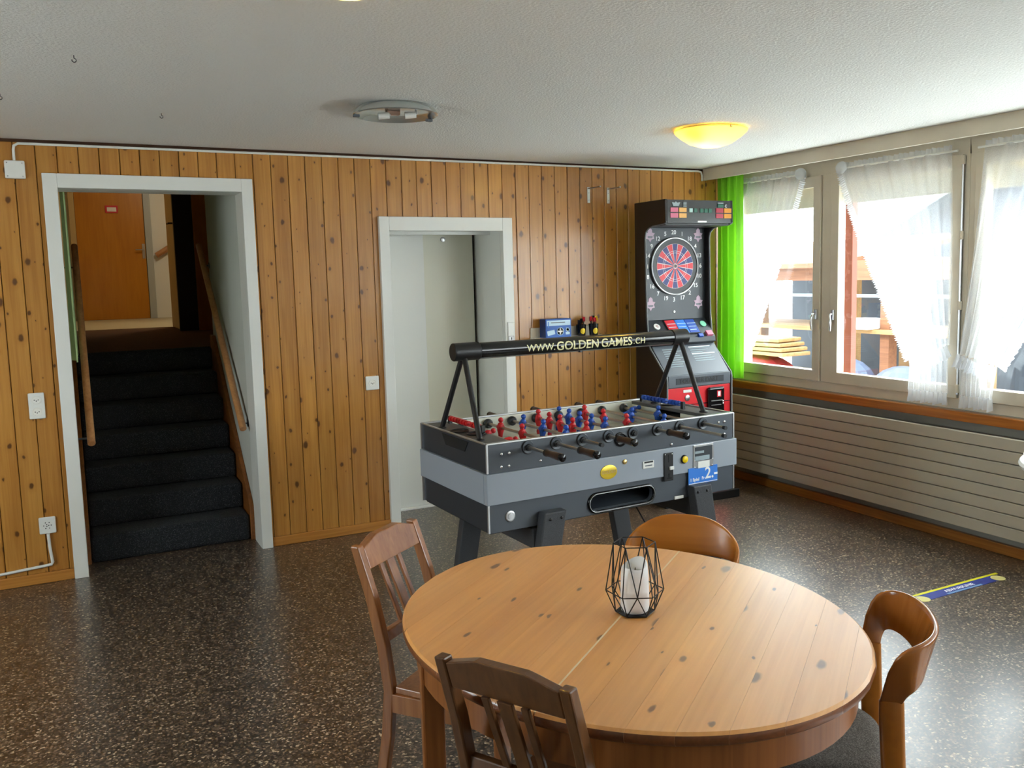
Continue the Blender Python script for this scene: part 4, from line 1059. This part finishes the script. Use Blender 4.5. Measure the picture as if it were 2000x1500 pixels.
for s, z in ((.94, .63), (.94, .712), (.915, .712), (.915, .63)):
    for i in range(n):
        p = ell_pt(2 * PI * i / n, s); ap.v.append((p.x, p.y, z))
for k_ in range(4):
    for i in range(n): ap.f.append((k_ * n + i, k_ * n + (i + 1) % n, ((k_ + 1) % 4) * n + (i + 1) % n, ((k_ + 1) % 4) * n + i))
ap.build('apron', M['table_wood'], TB, smooth=40)
rot_inv = Matrix.Rotation(-SEAM, 2)
for rel in ((-.475, .125), (-.03, -.525), (.475, -.125), (.03, .525)):
    q = rot_inv @ Vector(rel); a = math.atan2(q.y, q.x)
    MB().obox((q.x, q.y, .355), (.054, .054, .71), a).build('leg', M['table_wood'], TB, bevel=.006)

# ================================================================== CHAIRS
def slat_chair(label, loc, rz, mat):
    t = thing('dining_chair', label, 'chair', (loc[0], loc[1], 0), rz, 'wooden chairs around the table')
    BP = [(-.075, 0), (-.04, .14), (-.012, .3), (0, .43), (-.018, .56), (-.052, .7), (-.1, .845)]
    def backpost(x):
        pts = BP; w = .013; L_ = []; R_ = []
        for i, (y, z) in enumerate(pts):
            d = .017 if 0 < i < len(pts) - 1 else .014
            L_.append((y + d, z)); R_.append((y - d, z))
        n_ = len(pts); V = []; Fc = []
        for sx in (-w, w):
            for i in range(n_):
                lean = -.012 * (pts[i][1] / .84) * (1 if x > 0 else -1)
                V += [(x + lean + sx, L_[i][0], L_[i][1]), (x + lean + sx, R_[i][0], R_[i][1])]
        o = 2 * n_
        for i in range(n_ - 1):
            a = 2 * i
            Fc += [(a, a + 2, a + 3, a + 1), (o + a, o + a + 1, o + a + 3, o + a + 2), (a, o + a, o + a + 2, a + 2), (a + 1, a + 3, o + a + 3, o + a + 1)]
        Fc += [(0, 1, o + 1, o), (2 * n_ - 2, o + 2 * n_ - 2, o + 2 * n_ - 1, 2 * n_ - 1)]
        return MB().add(V, Fc).build('back_leg', mat, t, bevel=.004)
    backpost(-.158); backpost(.158)
    # crest rail, slightly arched, its ends cut down
    cr = []
    N_ = 14
    for i in range(N_ + 1):
        u = -1 + 2 * i / N_
        cr.append((.133 * u, .857 - .022 * max(0, abs(u) - .45) / .55))
    pts = [(-.133, .775), (.133, .775)] + cr[::-1]
    o = MB().prism(pts, 'y', -.013, .013)
    o.v = [(x, y - .088 - (z - .81) * .33, z) for x, y, z in o.v]
    o.build('crest_rail', mat, t, bevel=.003)
    MB().box(-.142, .142, -.032, -.012, .565, .6).build('lower_rail', mat, t, bevel=.003)
    for x, w in ((-.047, .018), (0, .036), (.047, .018)):
        b = MB().box(x - w / 2, x + w / 2, -.005, .005, 0, 1)
        b.v = [(x_, y_ - .024 - (.07 * z_), .598 + .18 * z_) for x_, y_, z_ in b.v]
        b.build('slat', mat, t, bevel=.002)
    seat = empty('seat'); seat.parent = t
    for i in range(4):
        y0, y1 = .02 + .092 * i, .02 + .092 * (i + 1) - .003
        h0, h1 = .158 + .022 * i / 4, .158 + .022 * (i + 1) / 4
        MB().prism([(-h0, y0), (h0, y0), (h1, y1), (-h1, y1)], 'z', .428, .448).build('seat_board', mat, seat, bevel=.003)
    MB().box(-.145, .145, .0, .018, .37, .43).build('seat_rail', mat, t, bevel=.002)
    MB().box(-.15, .15, .345, .363, .37, .427).build('seat_rail', mat, t, bevel=.002)
    for s in (-1, 1):
        MB().obox((s * .158, .18, .4), (.018, .335, .055), 0).build('seat_rail', mat, t, bevel=.002)
        b = MB().box(-.019, .019, -.019, .019, 0, .427)
        b.v = [(s * (.162 + .006 * (1 - z / .427)) + x * (.7 + .3 * z / .427), .356 + y * (.7 + .3 * z / .427) + .012 * (1 - z / .427), z) for x, y, z in b.v]
        b.build('front_leg', mat, t, bevel=.003)
    return t
slat_chair('reddish-brown slat-back chair standing at the left of the table, near the football table', (.842, 2.439), math.radians(-141.7), M['chair_wood'])
slat_chair('brown slat-back chair, its wood darkened for shade, in the foreground, its back towards the camera', (.766, 1.532), math.radians(-60), M['chair_wood_shaded'])

def bent_chair(label, loc, rz, mat, mat_leg, top=.768, dome=0):
    t = thing('bentwood_chair', label, 'chair', (loc[0], loc[1], 0), rz, 'wooden chairs around the table')
    def shell(u, v):
        a = (-1 + 2 * u); b = abs(a); t_ = b * PI / 2
        e = math.sin(t_) ** .85; k_ = max(0, (b - .6) / .4); k_ = k_ * k_ * (3 - 2 * k_)
        x = .197 * e - .034 * b ** 6
        zt = top - .03 * b ** 4 - (top - .649) * b ** 14 - dome * e ** 2.6 * (1 - b ** 14); zb = .665 - .01 * b ** 2 - .036 * b ** 6
        yt = -.127 * math.cos(t_) + .016 * b ** 5; yb = -.095 * math.cos(t_) - .034 * b ** 3
        q = v + .0
        return (math.copysign(x * (1 + .03 * v * (1 - k_)), a), yb + (yt - yb) * q, zb + (zt - zb) * q)
    MB().grid(shell, 36, 8).build('backrest', mat, t, smooth=60, solid=.013, bevel=.004, seg=2)
    for s in (-1, 1):
        V = []; Fc = []; prof = [(.0, .017, .013), (.2, .022, .016), (.42, .026, .017), (.57, .0275, .015), (.622, .027, .0085)]
        for z, wy, wx in prof:
            cx, cy = s * (.163 + .012 * (1 - z / .6)), -.01 - .045 * (1 - z / .622) ** 1.5
            for i in range(14):
                a = 2 * PI * i / 14; ca, sa = math.cos(a), math.sin(a)
                V.append((cx + wx * math.copysign(abs(ca) ** .6, ca), cy + wy * math.copysign(abs(sa) ** .6, sa), z))
        m_ = len(prof)
        for k_ in range(m_ - 1):
            for i in range(14): Fc.append((k_ * 14 + i, k_ * 14 + (i + 1) % 14, (k_ + 1) * 14 + (i + 1) % 14, (k_ + 1) * 14 + i))
        Fc += [tuple(range(13, -1, -1)), tuple(range((m_ - 1) * 14, m_ * 14))]
        MB().add(V, Fc).build('back_leg', mat_leg, t, smooth=50)
        MB().tube((s * .175, .34, 0), (s * .165, .32, .41), .015, .021, 14).build('front_leg', mat_leg, t, smooth=50)
    se = MB(); n_ = 40
    def so(s, z):
        r = []
        for i in range(n_):
            a = 2 * PI * i / n_; ca, sa = math.cos(a), math.sin(a)
            r.append((.2 * s * math.copysign(abs(ca) ** .75, ca), .17 + .2 * s * math.copysign(abs(sa) ** .75, sa), z))
        return r
    rings = [(.9, .405), (1.0, .412), (1.0, .43), (.96, .447), (.8, .455), (.4, .45)]
    for s, z in rings: se.v += so(s, z)
    for k_ in range(len(rings) - 1):
        for i in range(n_): se.f.append((k_ * n_ + i, k_ * n_ + (i + 1) % n_, (k_ + 1) * n_ + (i + 1) % n_, (k_ + 1) * n_ + i))
    se.f += [tuple(range(n_ - 1, -1, -1)), tuple(range((len(rings) - 1) * n_, len(rings) * n_))]
    se.build('seat_cushion', M['seat_cloth'], t, smooth=60)
    MB().box(-.165, .165, .315, .335, .36, .405).build('seat_rail', mat_leg, t, bevel=.003)
    MB().box(-.165, .165, -.02, .0, .36, .405).build('seat_rail', mat_leg, t, bevel=.003)
    return t
bent_chair('honey-coloured curved bentwood chair with a grey seat at the right of the table', (1.675, 1.4575), math.radians(49.8), M['bent_dark'], M['bent'])
bent_chair('orange plywood round-back chair behind the table, next to the football table', (1.68, 2.262), math.radians(132.6), M['bent'], M['bent_dark'], .79, .085)

# ================================================================== LANTERN AND CANDLE
LNC = (1.212, 1.82, TH)
ln = thing('wire_lantern', 'black geometric wire candle holder on the middle of the table', 'lantern', LNC, -YAW)
def hexr(r, z): return [Vector((r * math.cos(PI / 3 * i), r * math.sin(PI / 3 * i), z)) for i in range(6)]
hb_, hm_, ht_ = hexr(.05, .004), hexr(.074, .06), hexr(.053, .183)
def wire(name, a, b): return MB().tube(a, b, .0015, n=6).build(name, M['black_metal'], ln, smooth=50)
for i in range(6):
    j = (i + 1) % 6; mid = (hm_[i] + hm_[j]) / 2
    for a, b in ((hb_[i], hb_[j]), (hm_[i], hm_[j]), (ht_[i], ht_[j]), (hb_[i], hm_[i]), (hm_[i], ht_[i]), (mid, ht_[i]), (mid, ht_[j]), (mid, hb_[i]), (mid, hb_[j])):
        wire('wire', a, b)
MB().prism([(p.x * .97, p.y * .97) for p in hb_], 'z', .001, .004).build('base_plate', M['black_metal'], ln)
cd = thing('pillar_candle', 'white pillar candle standing inside the black wire lantern', 'candle', (LNC[0], LNC[1], TH + .005), -YAW)
cb_ = MB(); n_ = 32; rings = [(.031, .0), (.0355, .004), (.037, .02), (.0355, .09), (.033, .118), (.03, .122), (.026, .112), (.0, .1)]
for q, (r, z) in enumerate(rings):
    for i in range(n_):
        a = 2 * PI * i / n_
        zz = z + ((.008 * math.sin(a + .6) + .004 * math.sin(2 * a)) if 4 <= q <= 6 else 0)
        cb_.v.append((max(r, 1e-5) * math.cos(a), max(r, 1e-5) * math.sin(a), zz))
for k_ in range(len(rings) - 1):
    for i in range(n_): cb_.f.append((k_ * n_ + i, k_ * n_ + (i + 1) % n_, (k_ + 1) * n_ + (i + 1) % n_, (k_ + 1) * n_ + i))
cb_.build('wax_body', M['candle'], cd, smooth=50)
MB().tube((0, 0, .098), (.002, 0, .112), .0012, n=6).build('wick', M['black'], cd)

# ================================================================== CEILING LAMPS AND HOOKS
def bowl_lamp(label, x, y, energy):
    t = thing('ceiling_lamp', label, 'lamp', (x, y, H), 0, 'lit bowl lamps')
    MB().lathe([(.165, 0), (.168, -.012), (.155, -.016), (.0, -.016)], 40).build('mounting_plate', M['lamp_plate'], t, smooth=40)
    MB().lathe([(.0, -.1), (.06, -.095), (.115, -.077), (.16, -.048), (.192, -.02), (.196, -.012)], 48).build('glass_bowl', M['lamp_glass'], t, smooth=50, solid=.004)
    for a in (.4, 2.5, 4.6): MB().ball((.19 * math.cos(a), .19 * math.sin(a), -.012), .009, 8, 6).build('clip', M['brass'], t, smooth=50)
    for sx in (-1, 1): MB().ball((.06 * sx, .02 * sx, -.045), (.024, .024, .02), 12, 8).build('bulb', M['lamp_hot'], t, smooth=50)
    l = bpy.data.lights.new('lamp_bulb', 'POINT'); l.energy = energy; l.color = (1, .86, .6); l.shadow_soft_size = .03
    lo = bpy.data.objects.new('lamp_bulb', l); COL.objects.link(lo); lo.parent = t; lo.location = (0, 0, -.035)
    return t
bowl_lamp('lit yellow glass ceiling lamp near the window', 3.11, 3.88, 30)
bowl_lamp('lit glass ceiling lamp cut off by the top edge of the photo', .62, 2.12, 30)
bl_ = thing('ceiling_lamp', 'round ceiling lamp without its glass, two bare bulb sockets showing', 'lamp', (1.342, 3.9, H))
MB().lathe([(.0, -.012), (.12, -.013), (.15, -.02), (.172, -.034), (.184, -.04), (.19, -.036), (.186, -.024), (.17, -.008), (.16, 0)], 48).build('metal_plate', M['lamp_plate'], bl_, smooth=40)
for a in (-.034, .086):
    e0 = Vector((.884, -.467, 0)) * a; e1 = Vector((.884, -.467, 0)) * (a - .05) + Vector((-.004, -.008, -.004))
    off = Vector((.01, .012, -.034))
    s_ = MB().tube(e0 + off, e1 + off, .0145, .0155, 16).build('bulb_socket', M['ceramic'], bl_, smooth=40, bevel=.002)
    MB().tube(e1 + off, e1 + off + (e1 - e0) * .02, .012, n=16).build('socket_hole', M['dm_plastic'], s_)
    MB().tube(e0 + off, e0 + off + Vector((0, 0, .022)), .006, n=8).build('socket_stem', M['steel'], s_)
MB().box(-.03, .03, .02, .06, -.03, -.012).build('terminal_block', plain('copper_terminal', srgb(186, 150, 130), .4), bl_, bevel=.004)
for a in (.2, PI - .2): MB().obox((.175 * math.cos(a), .175 * math.sin(a), -.044), (.03, .02, .012), a).build('glass_clip', M['dm_plastic'], bl_, bevel=.003)
for lab, x, y in (('small dark screw hook in the ceiling, the one nearest the camera', .06, 3.426), ('small dark screw hook in the ceiling, above the right of the stair opening', .412, 4.415), ('small dark screw hook in the ceiling at the left edge of the photo', -.199, 4.197)):
    pts = [(0, 0, 0), (0, 0, -.015)] + [(.01 * math.sin(a), 0, -.025 + .01 * math.cos(a)) for a in [i * .5 for i in range(0, 11)]]
    o = tag(MB().path(pts, .0022, 6).build('ceiling_hook', M['dm_panel'], smooth=50), lab, 'hook', 'ceiling hooks'); o.location = (x, y, H); o.scale = (.65, .65, .65)

# ================================================================== THINGS ON THE BACK WALL
WY = 5.4
jb = thing('junction_box', 'white square junction box on the pine wall, left of the stair opening', 'junction box', (-.218, WY - .002, 2.208))
MB().box(-.046, .046, -.03, 0, -.046, .046).build('cover', M['white_plastic'], jb, bevel=.006)
for x in (-.034, .034):
    for z in (-.034, .034): link('screw_head', scr, jb, (x, -.03, z), scale=(.5, .4, .5))
cc = [(-.218, WY - .012, 2.254), (-.218, WY - .012, 2.31), (-.214, WY - .012, 2.33), (-.195, WY - .012, 2.343), (4.2, WY - .012, 2.35), (4.225, WY - .012, 2.345), (4.235, WY - .012, 2.32), (4.235, WY - .012, 2.28)]
tag(MB().path(cc, .007, 8).build('cable_conduit', M['white_plastic'], smooth=50), 'thin white cable conduit running along the top of the pine wall', 'conduit')
def plate(name, label, cat, x, z, w, h, kind):
    t = thing(name, label, cat, (x, WY - .001, z))
    MB().box(-w / 2, w / 2, -.012, 0, -h / 2, h / 2).build('cover_plate', M['white_plastic'], t, bevel=.006, seg=3)
    if kind == 'double': cs = (-.032, .032)
    else: cs = (0,)
    for c_ in cs:
        if kind != 'star':
            f_ = MB().lathe([(.024, 0), (.024, .003), (.021, .003), (.02, .001), (.0, .001)], 24, (0, -.012, 0), 'y').build('socket_face', M['ceramic'], t, smooth=40); f_.location = (0, 0, c_); f_.scale = (1, 1, 1)
            f_.rotation_euler = (0, 0, 0)
            for v_ in f_.data.vertices: v_.co.y = -.012 - (v_.co.y + .012)
        offs = ((-.009, 0), (.009, 0), (0, -.005)) if kind != 'star' else [(.018 * math.cos(a), .018 * math.sin(a)) for a in [i * PI / 3 for i in range(6)]] + [(.006 * math.cos(a), .006 * math.sin(a)) for a in (0, 2.1, 4.2)]
        for ox, oz in offs: MB().tube((ox, -.0124, c_ + oz), (ox, -.0134, c_ + oz), .0028, n=8).build('pin_hole', M['dark_hole'], t)
    return t
plate('wall_socket', 'white double wall socket at mid height, left of the stair opening', 'socket', -.212, .971, .076, .14, 'double')
plate('wall_socket', 'white square wall socket with a cable below it, low at the left', 'socket', -.21, .317, .08, .092, 'star')
plate('wall_socket', 'white single wall socket between the stair opening and the lift door', 'socket', 1.63, .952, .086, .088, 'single')
tag(MB().path([(-.21, WY - .012, .27), (-.208, WY - .012, .2), (-.2, WY - .012, .11), (-.206, WY - .012, .1), (-.23, WY - .012, .097), (-.5, WY - .012, .08), (-1.6, WY - .012, .075)], .008, 8).build('cable_conduit', M['white_plastic'], smooth=50), 'white cable conduit from the low left socket down along the baseboard', 'conduit')
cpn = thing('call_button', 'white lift call plate with a small framed symbol on the right door casing', 'call plate', (2.598, 5.372, 1.23))
MB().box(-.022, .022, -.01, 0, -.075, .065).build('cover_plate', M['white_plastic'], cpn, bevel=.003)
MB().box(-.02, .02, -.0112, -.0098, -.062, -.03).build('symbol_frame', M['black'], cpn)
MB().box(-.0175, .0175, -.0118, -.011, -.0595, -.0325).build('symbol_field', M['white'], cpn)
MB().box(-.002, .005, -.0124, -.0117, -.055, -.038).build('symbol_mark', M['black'], cpn)
# shelf with first-aid box and dart cups
sf_ = thing('wall_shelf', 'narrow white wall shelf behind the football table', 'shelf', (2.76, 5.4, 1.176))
MB().box(0, .545, -.135, 0, -.014, 0).build('board', M['white_plastic'], sf_, bevel=.002)
MB().box(0, .47, -.012, -.0, 0, .068).build('back_lip', M['frame_paint'], sf_, bevel=.002)
fa = thing('first_aid_box', 'blue first-aid box with a white cross standing on the wall shelf', 'first-aid box', (2.825, 5.29, 1.1765))
MB().box(0, .2, 0, .09, 0, .128).build('box', M['fa_blue'], fa, bevel=.004)
MB().box(-.0012, 0, .004, .086, .004, .124).build('side_sheet', M['fa_side'], fa)
MB().box(.008, .192, -.001, 0, .082, .118).build('title_strip', M['fa_pale'], fa)
MB().box(.04, .15, -.0016, -.001, .1, .106).build('title_print', M['dm_plastic'], fa)
MB().box(.016, .022, -.0016, -.001, .07, .11).build('title_mark', M['sign_blue'], fa)
MB().lathe([(.027, 0), (.027, .001), (.024, .001), (.024, 0)], 28, (.112, -.0011, .042), 'y').build('cross_ring', M['fa_pale'], fa)
MB().box(.107, .117, -.0014, -.0002, .022, .062).box(.092, .107, -.0014, -.0002, .037, .047).box(.117, .132, -.0014, -.0002, .037, .047).build('white_cross', M['white'], fa)
MB().obox((.04, -.0008, .035), (.058, .0012, .032), 0, Matrix.Rotation(-.18, 3, 'Y')).build('printed_card', M['fa_pale'], fa)
MB().lathe([(.014, 0), (.014, .001), (.01, .001), (.01, 0)], 20, (.17, -.0011, .052), 'y').box(.154, .186, -.0012, -.0001, .018, .036).build('printed_seal', M['fa_pale'], fa)
def cup(label, x, y, h, sticks):
    t = thing('dart_cup', label, 'cup', (x, y, 1.1765), 0, 'dart cups on the shelf')
    MB().lathe([(.0, .002), (.03, .0), (.036, h), (.033, h), (.028, .004), (.0, .004)], 24).build('cup_body', M['black_gloss'], t, smooth=40)
    def lab(u, v):
        a = -PI / 2 - .1 + (u - .5) * 1.1 * math.sqrt(max(0, 1 - (2 * v - 1) ** 2)); r = .0312 + .006 * (.012 + .042 * v) / h + .0004
        return (r * math.cos(a), r * math.sin(a), .012 + .042 * v)
    MB().grid(lab, 10, 10).build('gold_label', M['gold'], t, smooth=50)
    for mat, dx, dy, dz in sticks:
        d_ = MB().tube((dx * .4, dy * .4, .01), (dx, dy, h + dz), .0035, n=8).build('dart_shaft', M['black'], t)
        for r_ in (0, PI / 2):
            MB().obox((dx, dy, h + dz + .006), (.024, .0012, .03), r_ + .5).build('dart_flight', M[mat], d_)
    return t
cup('black cup with a gold label full of darts, the right one on the shelf', 3.21, 5.3, .082, [('red', -.02, .0, .03), ('black', .006, .015, .034), ('yellow', .024, .004, .03), ('dart_red', .004, -.01, .022), ('black', -.012, .018, .026)])
cup('black cup half hidden behind the right cup, next to the first-aid box', 3.135, 5.345, .078, [('black', .008, .008, .02), ('black', -.014, .0, .01), ('dart_red', .02, -.005, .03)])
for lab, x in (('white metal wall bracket, the left one of the pair above the shelf', 3.246), ('white metal wall bracket beside the dart machine, the right one of the pair', 3.408)):
    t = thing('wall_bracket', lab, 'bracket', (x, WY, 2.2), 0, 'empty wall brackets')
    MB().box(-.011, .011, -.006, 0, -.1, .01).build('wall_flange', M['white_plastic'], t, bevel=.002)
    b = MB().box(-.006, .006, -.16, -.006, -.004, .004); b.build('arm', M['steel'], t, bevel=.001)
    for z in (-.08, -.03): MB().tube((0, -.0055, z), (0, -.0075, z), .004, n=8).build('flange_screw', M['steel'], t)

# ================================================================== FLOOR STICKER AND THE SECOND TABLE
fs_ = thing('floor_sticker', 'blue and yellow throw-line strip stuck on the floor near the window', 'floor sticker', (3.49, 2.775, 0))
MB().box(0, .67, .066, .084, .0004, .0016).build('yellow_line', M['st_yellow'], fs_)
MB().box(.02, .62, .0, .066, .0004, .0014).build('blue_band', M['st_blue'], fs_)
MB().box(.2, .46, .002, .016, .0013, .0018).build('pale_band', M['st_light'], fs_)
for x in (.04, .607): MB().lathe([(.036, .0014), (.036, .0022), (.0, .0022)], 28, (x, .024, 0)).build('end_disc', M['st_disc'], fs_)
text('strip_lettering', 'ABWURFLINIE', .034, M['white'], fs_, frame((.325, .036, .0016), (1, 0, 0), (0, 1, 0)), depth=.0002, bold=.0004)
s2t = thing('side_table', 'white-edged table with a brown leg just entering at the right edge of the photo', 'table', (3.80, 2.02, 0))
MB().lathe([(.0, .728), (.39, .728), (.408, .736), (.414, .75), (.408, .763), (.39, .77), (.0, .77)], 64).build('table_top', M['white_plastic'], s2t, smooth=40)
MB().lathe([(.0, .786), (.385, .786), (.395, .79), (.385, .794), (.0, .794)], 64).build('glass_cover', M['white_plastic'], s2t, smooth=40)
MB().lathe([(.36, .77), (.36, .786)], 48).build('dark_gap', M['dark_brown'], s2t, smooth=40)
for a in (.6, 2.55, 3.75, 5.4):
    MB().tube((.345 * math.cos(a), .345 * math.sin(a), .728), (.30 * math.cos(a), .30 * math.sin(a), 0), .026, .02, 14).build('leg', M['chair_wood'], s2t, smooth=40)
